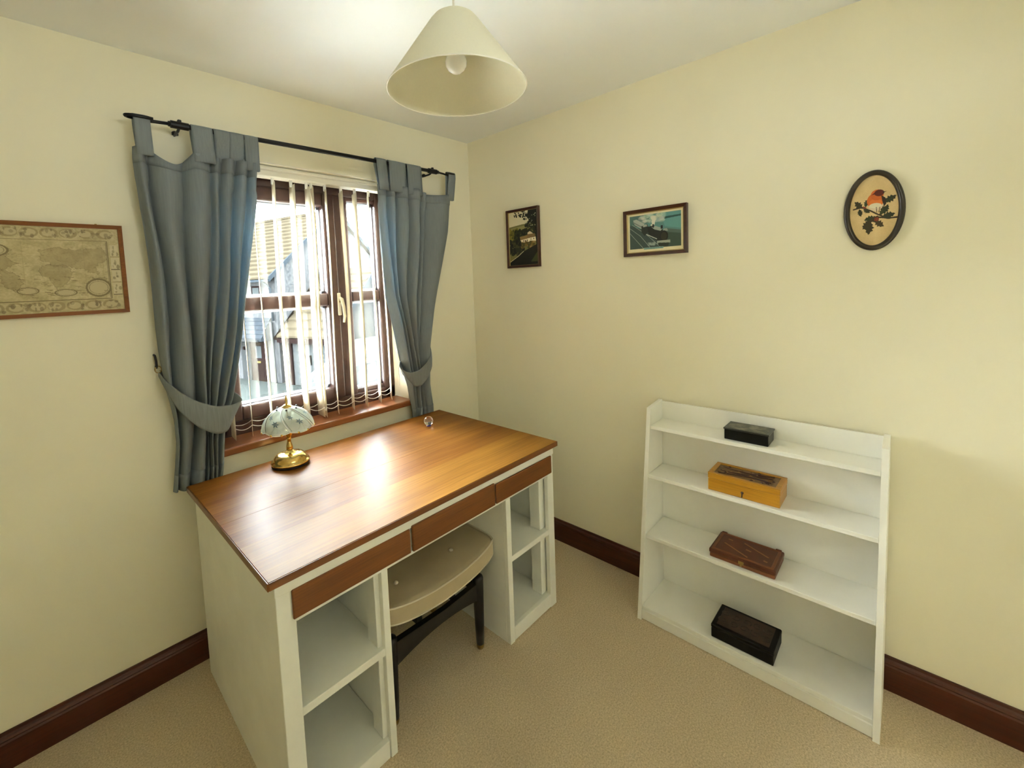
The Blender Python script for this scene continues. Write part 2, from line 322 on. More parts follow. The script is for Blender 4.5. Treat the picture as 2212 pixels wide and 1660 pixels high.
# ------------------------------------------------------------------ vertical blind
bl = thing('vertical_blind', (-1.025, .06, .85), 'cream vertical blind with open vanes and bead chains in the window', 'blind')
V, Fc = merge([boxvf(-1.495, -.555, .030, .092, 1.984, 2.012, .003), tubevf([(-1.495, .036, 2.018), (-.555, .036, 2.018)], .013, 12)])
note(add('headrail', V, Fc, 'cream_plastic', bl), 'cream rounded headrail')
VX = [-1.470, -1.431, -1.358, -1.275, -1.190, -1.108, -1.034, -1.012, -.942, -.857, -.779, -.698, -.628]
VB = [.850, .848, .848, .852, .857, .860, .850, .846, .846, .846, .846, .846, .850]
VYAW = [80, 82, 76, 74, 78, 84, 84, 74, 68, 72, 71, 66, 62]
ENDS = []
for x, zb, yw in zip(VX, VB, VYAW):
    tw = rng.uniform(-7, 7); hw = .0435
    def fn(u, v, x=x, zb=zb, yw=yw, tw=tw):
        an = math.radians(yw+tw*(0.5-v)*1.2); s = (u-.5)*2*hw
        nx = .004*math.sin(v*5+x*9)
        return (x+math.cos(an)*s+nx, .060+math.sin(an)*s, zb+v*(1.962-zb))
    V, Fc = gridvf(fn, 2, 14); o = solid(add('vane', V, Fc, 'vane_cloth', bl, True), .0016)
    box('hanger', x-.006, x+.006, .054, .066, 1.955, 1.986, 'white_plastic', o, .002)
    e0, e1 = fn(0, .045), fn(1, .045); ENDS.append((e0, e1))
for i in range(len(VX)-1):
    if i < 1: continue
    for k in (0, 1):
        a, b = Vector(ENDS[i][k]), Vector(ENDS[i+1][k]); d = (b-a).length; n = max(14, int(d/.0018)); sag = .012+.16*d if d > .03 else .03
        pts, rr = [], []
        for j in range(n+1):
            s = j/n; p = a.lerp(b, s); p.z -= sag*4*s*(1-s)*0.55; pts.append(p); rr.append(.0022 if j % 2 else .0009)
        tube('bottom_chain', pts, rr, 'white_plastic', bl, 5)
pts = [(-.566, .050, 1.985), (-.564, .045, 1.7), (-.560, .040, 1.40), (-.556, .040, 1.352), (-.551, .046, 1.345), (-.5495, .052, 1.36), (-.552, .060, 1.55), (-.556, .064, 1.8), (-.560, .062, 1.985)]
tube('pull_cord', pts, .0017, 'white_plastic', bl, 6)
tube('bead_chain', [(-.585, .040, 1.985), (-.583, .038, 1.4), (-.580, .036, .93), (-.578, .040, .915), (-.575, .048, .93), (-.577, .05, 1.4), (-.58, .05, 1.985)], .0016, 'white_plastic', bl, 6)
# ------------------------------------------------------------------ curtain pole
rod = thing('curtain_pole', (-.97, -.09, 2.08), 'thin black metal curtain pole above the window', 'curtain pole')
tube('pole', [(-1.60, -.09, 2.092), (-.33, -.09, 2.106)], .0095, 'black_metal', rod, 12)
def finial(sgn, xb, z, xe):
    pts = [(xb, -.09, z), (xb+sgn*.05, -.088, z-.002), (xb+sgn*.09, -.082, z-.004)]
    L = abs(xe-xb)
    for k in range(9):
        a = math.pi*(k/8); pts.append((xe-sgn*.028+sgn*.028*math.sin(a), -.092+.014*math.cos(a), z+.001))
    pts += [(xe-sgn*.05, -.108, z+.001), (xe-sgn*.075, -.107, z)]
    tube('finial', pts, .0055 if sgn > 0 else .006, 'black_metal', rod, 8)
finial(-1, -1.59, 2.092, -1.722); finial(1, -.34, 2.106, -.212)
for xb, z in ((-1.565, 2.092), (-.372, 2.1055)):
    br = lathe('bracket', [(.011, 0), (.011, .010), (.006, .014)], (xb, -.012, z-.014), 'black_metal', rod, 16)
    V, Fc = merge([tubevf([(xb, 0.0, z-.012), (xb, -.06, z-.012), (xb, -.09, z-.004)], .005, 8), tubevf([(xb-.028, -.09, z), (xb+.028, -.09, z)], .0135, 12), boxvf(xb-.006, xb+.006, -.097, -.083, z+.008, z+.02, .002)])
    add('collar', V, Fc, 'black_metal', br)

# ------------------------------------------------------------------ curtains
def curtain(name, label, zt, zb, left, right, folds, ydepth, ymid, tabs, seed, rodz):
    """left/right: (z list, x list) of the outline; folds: positions (0..1) of valleys across the width; ydepth, ymid by z"""
    nu, nv = 150, 60
    xs = np.linspace(0, 1, nu+1); prof = np.zeros(nu+1)
    fx = [0]+list(folds)+[1]
    for i in range(len(fx)-1):
        m_ = (xs >= fx[i]) & (xs <= fx[i+1]); s = (xs[m_]-fx[i])/max(1e-6, fx[i+1]-fx[i]); amp = min(1.0, (fx[i+1]-fx[i])*8.0)
        prof[m_] = np.sin(np.pi*s)**0.75*amp
    def fn(u, v):
        z = zb+(zt-zb)*v
        xl, xr = interp(z, *left), interp(z, *right)
        d = interp(z, *ydepth); ym = interp(z, *ymid)
        # folds drift and sharpen as the cloth is gathered
        uu = min(1, max(0, u+.012*math.sin(5*v+seed+7*u)))
        p = interp(uu, xs, prof)
        droop = 0
        if v > .9:
            for (a, b, dp) in SAG[name]:
                if a < u < b: droop = dp*math.sin(math.pi*(u-a)/(b-a))*((v-.9)/.1)**2
        rip = .0012*math.sin(31*u+3*v+seed)
        return (xl+(xr-xl)*u+.006*math.sin(9*v+11*u+seed)*(1 if z < rodz-.2 else .3), ym-d*(p-.5)+rip, z-droop)
    V, Fc = gridvf(fn, nu, nv)
    V = np.array(V)
    root = thing(name, ((left[1][0]+right[1][0])/2, -.05, zb), label, 'curtain')
    cl = solid(add('cloth', V, Fc, 'curtain_blue', root, True), .0012)
    # stitched heading band and hem as slightly thicker strips of the same cloth
    for nm, v0, v1 in (('heading_band', .955, 1.0), ('hem', 0.0, .05)):
        Vb, Fb = gridvf(lambda u, v: tuple(np.array(fn(u, v0+(v1-v0)*v))+np.array([0, -.0022, 0])), nu, 3); solid(add(nm, Vb, Fb, 'curtain_blue', cl, True), .0012)
    for (x0, x1, sk) in tabs:
        u0 = (x0+sk-interp(zt, *left))/(interp(zt, *right)-interp(zt, *left)); 
        pts = []
        base = fn(min(1, max(0, u0+.05)), .985)
        def tf(u, v, x0=x0, x1=x1, sk=sk, base=base):
            # loop: up the front, over the pole, down the back
            L = [(base[1]-.004, base[2]-.012, sk), (-.1045, rodz-.02, 0), (-.1035, rodz+.004, 0), (-.098, rodz+.0115, 0), (-.09, rodz+.014, 0), (-.082, rodz+.0115, 0), (-.0765, rodz+.004, 0), (-.0755, rodz-.02, 0), (base[1]+.006, base[2]-.012, sk)]
            k = min(len(L)-2, int(v*(len(L)-1))); s = v*(len(L)-1)-k
            y = L[k][0]*(1-s)+L[k+1][0]*s; z = L[k][1]*(1-s)+L[k+1][1]*s; dx = L[k][2]*(1-s)+L[k+1][2]*s
            return (x0+(x1-x0)*u+dx, y-.003*math.sin(math.pi*u), z)
        Vt, Ft = gridvf(tf, 6, 24); solid(add('tab', Vt, Ft, 'curtain_blue', root, True), .0014)
    return root
SAG = {'curtain': [(.10, .42, .050)], 'curtain.001': [(.50, .93, .018)]}
zl = [.73, .80, .92, 1.0, 1.06, 1.12, 1.27, 1.507, 1.78, 1.96, 2.0]
curtain('curtain', 'blue-grey tab-top curtain at the end of the window nearest the framed map', 1.995, .735,
        (zl, [-1.686, -1.678, -1.662, -1.660, -1.664, -1.670, -1.679, -1.690, -1.706, -1.710, -1.706]),
        ([.73, .80, .92, .985, 1.054, 1.31, 1.534, 1.818, 1.99], [-1.507, -1.499, -1.494, -1.487, -1.462, -1.404, -1.362, -1.319, -1.300]),
        [.10, .36, .58, .66, .78, .90], ([.73, .85, 1.0, 1.1, 1.4, 2.0], [.044, .056, .072, .074, .066, .044]), ([.73, .9, 1.05, 1.3, 2.0], [-.052, -.060, -.072, -.080, -.092]),
        [(-1.703, -1.655, .002), (-1.532, -1.462, 0), (-1.458, -1.402, .004), (-1.405, -1.352, 0), (-1.350, -1.298, 0)], 1.0, 2.090)
zr = [.73, .80, .927, 1.048, 1.20, 1.426, 1.7, 2.0]
curtain('curtain.001', 'blue-grey tab-top curtain nearest the corner of the room', 1.990, .730,
        (zr, [-.568, -.566, -.578, -.615, -.650, -.708, -.722, -.735]),
        ([.73, .80, .92, 1.0, 1.138, 1.409, 1.78, 2.04], [-.418, -.424, -.448, -.452, -.440, -.362, -.260, -.222]),
        [.12, .22, .38, .54, .62], ([.73, .85, 1.0, 1.1, 1.4, 2.0], [.036, .044, .066, .070, .064, .042]), ([.73, .9, 1.05, 1.3, 2.0], [-.058, -.062, -.074, -.082, -.092]),
        [(-.742, -.684, .004), (-.670, -.566, 0), (-.556, -.462, .006), (-.266, -.212, -.004)], 2.6, 2.1045)

def tieback(name, label, hook, pts_front, widths, wrap, seed):
    """band sweeping from the wall hook round the front of the gathered cloth and back to the wall"""
    root = thing(name, tuple(hook), label, 'tieback')
    P = [Vector(p) for p in pts_front]; n = len(P)
    ss = np.linspace(0, n-1, 60)
    def fn(u, v):
        s = u*(n-1); c = [interp(s, range(n), [p[k] for p in P]) for k in range(3)]
        wdt = interp(s, range(n), widths); lean = interp(s, range(n), wrap)
        return (c[0]+lean*(v-.5)*.5, c[1]-.004*math.sin(math.pi*v)-abs(v-.5)*0.0, c[2]+(v-.5)*wdt)
    V, Fc = gridvf(fn, 60, 8)
    o = add('band', V, Fc, 'tieback_blue', root, True); md = o.modifiers.new('smooth', 'SMOOTH'); md.factor = .5; md.iterations = 6; solid(o, .003)
    for k in (0.0, 1.0):
        pass
    r = [(hook[0]+.010*math.cos(a), hook[1]-.004+.002*math.sin(a), hook[2]+.012*math.sin(a)) for a in np.linspace(0, 2*math.pi, 17)[:-1]]
    note(tube('ring', r, .0022, 'brass_dull', root, 6, True), 'small brass ring')
    return root
tieback('curtain_tieback', 'wide blue-grey fabric tieback round the curtain by the framed map', (-1.689, -.030, 1.203),
        [(-1.690, -.030, 1.188), (-1.683, -.070, 1.160), (-1.655, -.118, 1.095), (-1.60, -.136, 1.030), (-1.54, -.138, .992), (-1.49, -.130, .988), (-1.455, -.105, 1.010), (-1.452, -.080, 1.030), (-1.47, -.040, 1.06), (-1.55, -.022, 1.11), (-1.64, -.020, 1.16), (-1.688, -.022, 1.19)],
        [.016, .035, .085, .112, .118, .112, .075, .070, .075, .07, .05, .02], [0, 0, 0, 0, .02, .06, .09, .06, 0, 0, 0, 0], 0)
tieback('curtain_tieback.001', 'narrow blue-grey fabric tieback round the curtain nearest the corner', (-.432, -.030, 1.170),
        [(-.432, -.030, 1.155), (-.436, -.070, 1.120), (-.460, -.112, 1.058), (-.510, -.128, 1.005), (-.560, -.130, .975), (-.605, -.122, .972), (-.640, -.100, 1.005), (-.645, -.075, 1.025), (-.62, -.038, 1.045), (-.55, -.020, 1.07), (-.47, -.018, 1.12), (-.433, -.022, 1.155)],
        [.016, .04, .085, .098, .098, .088, .062, .058, .06, .05, .04, .02], [0, 0, 0, 0, -.02, -.05, -.08, -.05, 0, 0, 0, 0], 1)
for nm, lb, hx, hz in (('tieback_hook', 'black metal tieback hook on the wall beside the map-side curtain', -1.693, 1.235), ('tieback_hook.001', 'black metal tieback hook on the wall beside the corner-side curtain', -.428, 1.20)):
    r = tube(nm, [(hx, 0, hz+.02), (hx, -.020, hz+.018), (hx, -.034, hz), (hx, -.036, hz-.018), (hx, -.030, hz-.026), (hx, -.022, hz-.02)], .004, 'black_metal', None, 8); tag(r, lb, 'hook')

# ------------------------------------------------------------------ desk
DZT, DXL, DXR, DYF, DYB = .756, -1.642, -.406, -.896, -.088
desk = thing('desk', (-1.024, -.49, 0), 'white painted kneehole desk with a varnished plank top below the window', 'desk')
SEAM = [DYF, -.682, -.500, -.330, DYB]
top = None
for i in range(4):
    # boards butt together with a hairline joint
    b = box('board', DXL, DXR, SEAM[i]+(.0001 if i else 0), SEAM[i+1]-.0001, DZT-.022, DZT-[0, .0004, .0002, .0005][i], 'desk_board_%d' % [3, 0, 1, 2][i], desk, .0004)
def dk(name, x0, x1, y0, y1, z0, z1, m='white_gloss', par=desk, bev=.0015): return box(name, x0, x1, y0, y1, z0, z1, m, par, bev)
dk('edging', DXL-.004, DXL+.0002, DYF-.004, DYB, DZT-.0225, DZT-.001, 'desk_edge'); dk('edging', DXR-.0002, DXR+.003, DYF-.004, DYB, DZT-.0225, DZT-.001, 'desk_edge'); dk('edging', DXL, DXR, DYF-.004, DYF+.0002, DZT-.0225, DZT-.001, 'desk_edge')
YF, YBk = -.885, -.090; zt = DZT-.0225
dk('side_panel', -1.623, -1.608, YF+.02, YBk, 0, zt); dk('side_panel', -.440, -.425, YF+.02, YBk, 0, zt)
dk('stile', -1.625, -1.577, YF, YF+.02, 0, zt-.033); dk('stile', -1.320, -1.297, YF, YF+.02, 0, .612); dk('stile', -.745, -.718, YF, YF+.02, 0, .612); dk('stile', -.466, -.424, YF, YF+.02, 0, zt-.033)
dk('top_rail', -1.627, -.422, YF-.003, YF+.02, zt-.033, zt); dk('drawer_rail', -1.577, -.466, YF, YF+.02, .610, .623)
dk('drawer_stile', -1.577, -1.20, YF+.003, YF+.018, .623, zt-.033); dk('drawer_stile', -.82, -.466, YF+.003, YF+.018, .623, zt-.033)
for x0, x1, z1, yo in ((-1.586, -1.2105, .702, .008), (-1.2035, -.8135, .708, .010), (-.8065, -.444, .700, .009)):
    d = dk('drawer', x0+.012, x1-.012, YF-.002, YF+.40, .630, .690, 'white_board'); note(dk('drawer_front', x0, x1, YF-yo, YF-.0005, .622, z1, 'drawer_wood', d, .0025), 'plain brown wooden drawer front')
dk('kneehole_panel', -1.312, -1.297, YF+.02, YBk, 0, .612); dk('kneehole_panel', -.745, -.730, YF+.02, YBk, 0, .612)
for x0, x1 in ((-1.608, -1.312), (-.730, -.440)):
    dk('shelf', x0, x1, YF+.002, YBk-.02, .340, .364); dk('bottom_shelf', x0, x1, YF+.01, YBk-.02, .030, .060); dk('back_panel', x0, x1, YBk-.02, YBk-.008, 0, .612); dk('divider_top', x0, x1, YF+.02, YBk-.02, .600, .612)
    dk('plinth_rail', x0+.012 if x0 < -1 else x0+.012, x1-.012, YF+.0005, YF+.02, .004, .062)
dk('corner_post', -1.335, -1.312, YF+.02, YF+.075, .06, .60); dk('corner_post', -.492, -.440, YF+.03, YF+.085, .06, .60)
dk('back_board', -1.297, -.745, YBk-.012, YBk, .30, zt)

# ------------------------------------------------------------------ stool
SX, SY0, SY1, HWS = -1.020, -.832, -.455, .272
st = thing('stool', (SX, -.64, 0), 'black framed stool with a dished cream vinyl seat under the desk', 'stool')
def seat_top(x): return .398+.034*((x-SX)/HWS)**2
def seatf(side):
    def fn(u, v):
        # superellipse outline
        x = SX+HWS*(2*u-1); y = SY0+(SY1-SY0)*v
        ex = abs(2*u-1); ey = abs(2*v-1)
        puff = .012*(1-ex**4)*(1-ey**4)
        return (x, y, seat_top(x)+puff) if side else (x, y, seat_top(x)-.056)
    return fn
nu, nv = 28, 16
Vt, Ft = gridvf(seatf(True), nu, nv); Vb, Fb = gridvf(seatf(False), nu, nv); n0 = len(Vt)
def rc(V):
    out = []
    for (x, y, z) in V:      # round the corners in plan
        ex = (x-SX)/HWS; my = (SY0+SY1)/2; ey = (y-my)/((SY1-SY0)/2); k = max(0, ex*ex*ey*ey); s = 1-.055*k**3
        out.append((SX+HWS*ex*s, my+(SY1-SY0)/2*ey*s-.010*(1-ex*ex)*(ey < -.5), z))
    return out
Vt, Vb = rc(Vt), rc(Vb)
rim = [i for i in range(nu+1)]+[j*(nu+1)+nu for j in range(1, nv+1)]+[nv*(nu+1)+i for i in range(nu-1, -1, -1)]+[j*(nu+1) for j in range(nv-1, 0, -1)]
Fc = Ft+[[n0+i for i in reversed(q)] for q in Fb]+[[rim[i], rim[(i+1) % len(rim)], n0+rim[(i+1) % len(rim)], n0+rim[i]] for i in range(len(rim))]
seat = add('seat', Vt+Vb, Fc, 'vinyl', st, False); seat.data.polygons.foreach_set('use_smooth', [i < len(Ft)+len(Fb) for i in range(len(Fc))])
note(tube('piping', [Vector(Vt[i])+Vector((0, 0, .001)) for i in rim], .0032, 'vinyl_pipe', seat, 6, True), 'pale piping round the seat edge')
tube('piping', [Vb[i] for i in rim], .0030, 'vinyl_pipe', seat, 6, True)
for bx_ in (-.905, -1.168): lathe('button', [(.008, 0), (.0095, .003), (.007, .0065), (.001, .008)], (bx_, -.725, seat_top(bx_)+.0095), 'vinyl_pipe', seat, 14)
LEGX, LEGY = (-.836, -1.250), (-.800, -.500)
for lx in LEGX:
    for ly in LEGY:
        lg = lathe('leg', [(.0155, .022), (.0185, .10), (.0215, .25), (.0225, .298), (.020, .306), (.012, .310)], (lx, ly, 0), 'black_wood', st, 18)
        note(lathe('foot', [(.010, 0), (.014, .004), (.0155, .012), (.0150, .020), (.0135, .024)], (lx, ly, 0), 'brass_dull', lg, 16), 'dark brass foot')
for ly in LEGY:
    poly = []
    n = 16; xs = np.linspace(LEGX[1], LEGX[0], n+1)
    up_ = [(x, .286-.010*(1-abs((x-SX)/.21))+.052*(abs((x-SX)/.21) < .55)*0) for x in xs]
    lo_ = [(x, .205+.028*(1-((x-SX)/.21)**2)) for x in xs]
    V, Fc = prismvf(up_+lo_[::-1], lambda a, b, t: (a, t, b), ly-.011, ly+.011); add('front_rail' if ly < -.6 else 'back_rail', V, Fc, 'black_wood', st)
for lx in (-.96, -1.12): box('seat_bearer', lx-.014, lx+.014, -.79, -.51, .275, seat_top(lx)-.056, 'black_wood', st, .003)
for lx in LEGX: box('side_rail', lx-.009, lx+.009, -.79, -.51, .235, .275, 'black_wood', st, .003)

# ------------------------------------------------------------------ table lamp
LX, LY = -1.297, -.190
tl = thing('table_lamp', (LX, LY, DZT), 'small brass touch lamp with a floral glass petal shade on the desk', 'lamp')
note(lathe('base_ring', [(.066, 0), (.073, .002), (.074, .010), (.070, .012)], (LX, LY, DZT), 'felt_black', tl, 48), 'black ring under the base')
lathe('base', [(.0745, .011), (.0755, .014), (.0735, .019), (.068, .020), (.066, .028), (.060, .038), (.050, .046), (.040, .0495), (.036, .0490), (.030, .052), (.017, .0545), (.015, .060)], (LX, LY, DZT), 'brass', tl, 48)
lathe('stem', [(.013, .058), (.010, .062), (.0135, .066), (.0125, .078), (.008, .095), (.0075, .104), (.011, .108), (.008, .112), (.010, .118), (.014, .126), (.016, .140), (.013, .146)], (LX, LY, DZT), 'brass', tl, 28)
ZR, ZT_, RS = DZT+.142, DZT+.240, .101
tube('rod', [(LX, LY, DZT+.14), (LX, LY, ZT_+.02)], .004, 'brass', tl, 8)
lathe('cap', [(.001, .018), (.008, .017), (.016, .011), (.021, .006), (.022, .002), (.020, 0)], (LX, LY, ZT_-.004), 'brass', tl, 28)
lathe('finial', [(.004, 0), (.0055, .006), (.003, .010), (.0065, .018), (.004, .026), (.002, .034), (.0005, .040)], (LX, LY, ZT_+.012), 'brass', tl, 16)
def dome(an, t, k=0.0):       # t: 0 crown .. 1 rim
    ph = t*math.radians(84)+math.radians(12)*(1-t); r = RS*math.sin(ph)*1.0+k*math.sin(ph); z = ZR+(ZT_-ZR)*(math.cos(ph)/math.cos(math.radians(12)))+k*math.cos(ph)
    return (LX+r*math.cos(an), LY+r*math.sin(an), z)
NP = 6; A0 = math.radians(232)
def petal_edge(i, t): return A0+2*math.pi*i/NP+math.radians(42)*(t-.5)
for i in range(NP):
    kk = .0016*(i % 2)
    def fn(u, v, i=i, kk=kk):
        sc_ = 1.0-.10*abs(2*u-1)**3*v
        a = petal_edge(i, v)*(1-u)+petal_edge(i+1, v)*u
        return dome(a, v*(.93+.07*math.sin(math.pi*u)), kk)
    V, Fc = gridvf(fn, 14, 14); pt = solid(add('glass_panel', V, Fc, 'lamp_glass', tl, True), .0022)
    edge = [fn(0, v) for v in np.linspace(0, 1, 18)]+[fn(u, 1) for u in np.linspace(.05, 1, 14)]+[fn(1, v) for v in np.linspace(.95, 0, 18)]
    tube('bright_edge', edge, .0017, 'edge_white', pt, 6)
    inner = [dome(petal_edge(i, v)*.92+petal_edge(i+1, v)*.08, v*.93, kk+.0018) for v in np.linspace(.06, .97, 16)]
    tube('dark_line', inner, .0007, 'lead_line', pt, 5)
    # etched flowers: five-pointed blooms and leaf stems
    def spot(u, v, k=.0022): 
        return fn(u, v) if k == 0 else dome(petal_edge(i, v)*(1-u)+petal_edge(i+1, v)*u, v*(.93+.07*math.sin(math.pi*u)), kk+k)
    parts = []
    for (fu, fv, fr, ro) in ((.42, .46, .105, .3), (.66, .66, .115, 1.2)):
        c0 = spot(fu, fv)
        for q_ in range(6):
            a = ro+q_*math.pi/3
            def pp(rad, da): return spot(fu+fr*1.45*rad*math.cos(a+da), fv+fr*rad*math.sin(a+da))
            parts.append(([c0, pp(.5, -.38), pp(1.0, 0), pp(.5, .38)], [[0, 1, 2, 3]]))
    V, Fc = merge(parts); note(add('flower_print', V, Fc, 'flower_blue', pt), 'grey-blue printed flowers')
    parts = []
    for (u0, v0, u1, v1) in ((.62, .72, .30, .92), (.66, .75, .55, .95), (.66, .75, .80, .93), (.45, .5, .22, .72), (.4, .4, .5, .15)):
        parts.append(tubevf([spot(u0+(u1-u0)*s+.04*math.sin(3*s), v0+(v1-v0)*s, .0018) for s in np.linspace(0, 1, 7)], .0006, 4))
    V, Fc = merge(parts); add('stem_print', V, Fc, 'leaf_etch', pt)
    for u in (.3, .7):
        c0 = fn(u, 1); lathe('clip', [(.003, -.004), (.0042, -.002), (.0042, .003), (.002, .005)], c0, 'brass', tl, 8)
    c1_ = dome(petal_edge(i+.5, .12), .16, .004); lathe('stud', [(.003, -.003), (.0042, 0), (.003, .003), (.001, .004)], c1_, 'lead_line', tl, 8)

# ------------------------------------------------------------------ glass ball
GB = (-.627, -.268, DZT+.0265)
gb = thing('glass_ball', (GB[0], GB[1], DZT), 'small clear glass ball with a blue base on the desk', 'ornament')
bm = bmesh.new(); bmesh.ops.create_uvsphere(bm, u_segments=40, v_segments=24, radius=.0235)
V = [(v.co.x+GB[0], v.co.y+GB[1], v.co.z+GB[2]) for v in bm.verts]; bm.verts.index_update(); Fc = [[v.index for v in f_.verts] for f_ in bm.faces]; bm.free()
add('ball', V, Fc, 'crystal', gb, True)
note(lathe('stand', [(.012, 0), (.013, .0015), (.010, .004), (.007, .0045)], (GB[0], GB[1], DZT), 'crystal_blue', gb, 24), 'blue glass base')

# ------------------------------------------------------------------ bookshelf
BYL, BYR, BXB = -1.197, -1.972, -.022
bs = thing('bookshelf', (-.14, -1.585, 0), 'low white painted bookshelf with tapered sides against the wall', 'bookshelf')
def bxf(z): return -.270+.1345*z
for y0, y1 in ((BYL, BYL-.017), (BYR+.017, BYR)):
    prism('side_panel', [(bxf(0), 0), (bxf(.900), .900), (BXB, .912), (BXB, 0)], lambda a, b, t: (a, t, b), y0, y1, 'white_board', bs)
box('back_panel', BXB-.006, BXB, BYR+.017, BYL-.017, .03, .906, 'white_board', bs, .001)
for z, th in ((.826, .016), (.617, .016), (.362, .016)):
    box('shelf', bxf(z)+.003, BXB-.006, BYR+.0175, BYL-.0175, z-th, z, 'white_board', bs, .0015)
box('bottom_shelf', bxf(.06)+.004, BXB-.006, BYR+.0175, BYL-.0175, .044, .060, 'white_board', bs, .0015)
box('plinth', bxf(0)+.008, bxf(0)+.024, BYR+.0175, BYL-.0175, .002, .0435, 'white_board', bs, .001)

# ------------------------------------------------------------------ boxes on the shelves
bk = thing('black_tin', (-.091, -1.573, .826), 'small black box with a worn picture on its lid on the top shelf', 'box')
box('body', -.137, -.046, -1.647, -1.500, .8265, .866, 'tin_black', bk, .002)
l_ = box('lid', -.140, -.043, -1.650, -1.497, .866, .872, 'tin_lid', bk, .0015); note(box('lid_print', -.132, -.052, -1.640, -1.507, .872, .8726, 'worn_print', l_, 0), 'worn faded picture on the lid')
cb = thing('carved_box', (-.104, -1.570, .617), 'yellow wooden box with a carved leafy lid on the second shelf', 'box')
box('body', -.167, -.041, -1.690, -1.450, .6175, .664, 'yellow_box', cb, .002)
l_ = box('lid', -.168, -.040, -1.691, -1.449, .6645, .684, 'yellow_box', cb, .0025)
box('carved_panel', -.154, -.054, -1.674, -1.466, .684, .6852, 'carved_wood', l_, .0005)
for a, b in (((-.168, -.154), (-1.691, -1.449)), ((-.054, -.040), (-1.691, -1.449)), ((-.154, -.054), (-1.691, -1.674)), ((-.154, -.054), (-1.466, -1.449))):
    box('lid_frame', a[0], a[1], b[0], b[1], .684, .6885, 'yellow_box', l_, .001)
R_ = random.Random(3)
for k in range(3):
    x0 = -.075-.028*k; pts = [(x0-.012*math.sin(4*s+k), -1.48-.175*s, .6868) for s in np.linspace(0, 1, 14)]
    tube('carved_stem', pts, [.0018+.0016*s for s in np.linspace(0, 1, 14)], 'carved_dark', l_, 6)
for k in range(26):
    y = -1.485-.170*R_.random(); x = -.066-.076*R_.random(); a = R_.uniform(-.9, .9)+(math.pi if R_.random() < .3 else 0); L = R_.uniform(.010, .020); wd = L*.28
    ca, sa = math.cos(a), math.sin(a); pl = [(0, 0), (wd, L*.4), (0, L), (-wd, L*.4)]
    V = [(x+p*ca-q*sa, y+(p*sa+q*ca)*1.0, .6853+(.0035 if (p, q) != (0, 0) else .001)) for p, q in pl]+[(x, y+0, .6853)]
    V = [(x+p*ca-q*sa, y+p*sa+q*ca, .6853) for p, q in pl]+[(x-L*.5*sa, y+L*.5*ca, .6895)]
    add('carved_leaf', V, [[0, 1, 4], [1, 2, 4], [2, 3, 4], [3, 0, 4], [0, 3, 2, 1]], 'carved_light' if k % 3 == 0 else 'carved_dark' if k % 3 == 1 else 'carved_wood', l_)
kh = lathe('keyhole_plate', [(.0005, 0), (.005, .0004), (.005, .0012), (.0005, .0014)], (-.1672, -1.570, .6395), 'carved_dark', cb, 14)
for v in kh.data.vertices: v.co = Vector((-v.co.z, v.co.x, v.co.y))
note(tube('key', [(-.1672, -1.570, .641), (-.176, -1.571, .640), (-.179, -1.572, .633), (-.178, -1.571, .626)], .0022, 'carved_dark', cb, 6), 'small dark key in the lock')
lb = thing('leather_box', (-.125, -1.575, .362), 'flat brown leather box with inlaid strips and a brass clasp on the third shelf', 'box')
box('body', -.202, -.052, -1.684, -1.466, .3625, .379, 'leather_edge', lb, .004, 2)
l_ = box('lid', -.204, -.050, -1.686, -1.464, .3795, .396, 'leather', lb, .004, 2)
for a, b in (((-.199, -.189), (-1.679, -1.471)), ((-.065, -.055), (-1.679, -1.471)), ((-.189, -.065), (-1.679, -1.669)), ((-.189, -.065), (-1.481, -1.471))):
    box('lid_border', a[0], a[1], b[0], b[1], .3955, .3985, 'leather_edge', l_, .001)
def strip(x0, y0, x1, y1, w_):
    d = Vector((x1-x0, y1-y0, 0)).normalized(); s = Vector((-d.y, d.x, 0))*w_/2; a = Vector((x0, y0, .3958)); b = Vector((x1, y1, .3958)); zz = Vector((0, 0, .0012))
    V = [a-s, a+s, b+s, b-s, a-s+zz, a+s+zz, b+s+zz, b-s+zz]
    note(add('inlay_strip', [tuple(v) for v in V], [[0, 1, 2, 3], [4, 5, 6, 7], [0, 1, 5, 4], [1, 2, 6, 5], [2, 3, 7, 6], [3, 0, 4, 7]], 'inlay', l_), 'tan inlaid strip')
strip(-.128, -1.500, -.176, -1.590, .0055); strip(-.085, -1.560, -.130, -1.650, .0055); strip(-.126, -1.574, -.130, -1.592, .007); strip(-.092, -1.505, -.094, -1.520, .006); strip(-.160, -1.640, -.164, -1.652, .007)
cl_ = box('clasp', -.208, -.2035, -1.585, -1.567, .376, .388, 'brass_dull', lb, .001); lathe('clasp_stud', [(.003, 0), (.004, .002), (.002, .005)], (-.2085, -1.576, .371), 'brass_dull', cl_, 10)
for yy in (-1.480, -1.668): box('corner_lug', -.060, -.050, yy-.010, yy+.010, .395, .4005, 'leather', l_, .002)
db = thing('dark_wooden_box', (-.17, -1.586, .06), 'black wooden box with a dark brown carved top on the bottom shelf', 'box')
box('body', -.241, -.101, -1.688, -1.483, .0605, .098, 'dark_box', db, .002)
l_ = box('lid', -.242, -.100, -1.689, -1.482, .0985, .114, 'dark_box', db, .003)
note(box('top_panel', -.228, -.114, -1.672, -1.499, .114, .1152, 'dark_panel', l_, .0005), 'dark brown carved panel')
for k in range(10):
    cx_, cy_ = -.150-.042*(k % 2), -1.512-.036*(k//2); rr = .017
    tube('carved_scroll', [(cx_+rr*(1-.06*j)*math.cos(j*.55+k), cy_+rr*(1-.06*j)*math.sin(j*.55+k), .1155) for j in range(13)], .0016, 'dark_carving', l_, 5)

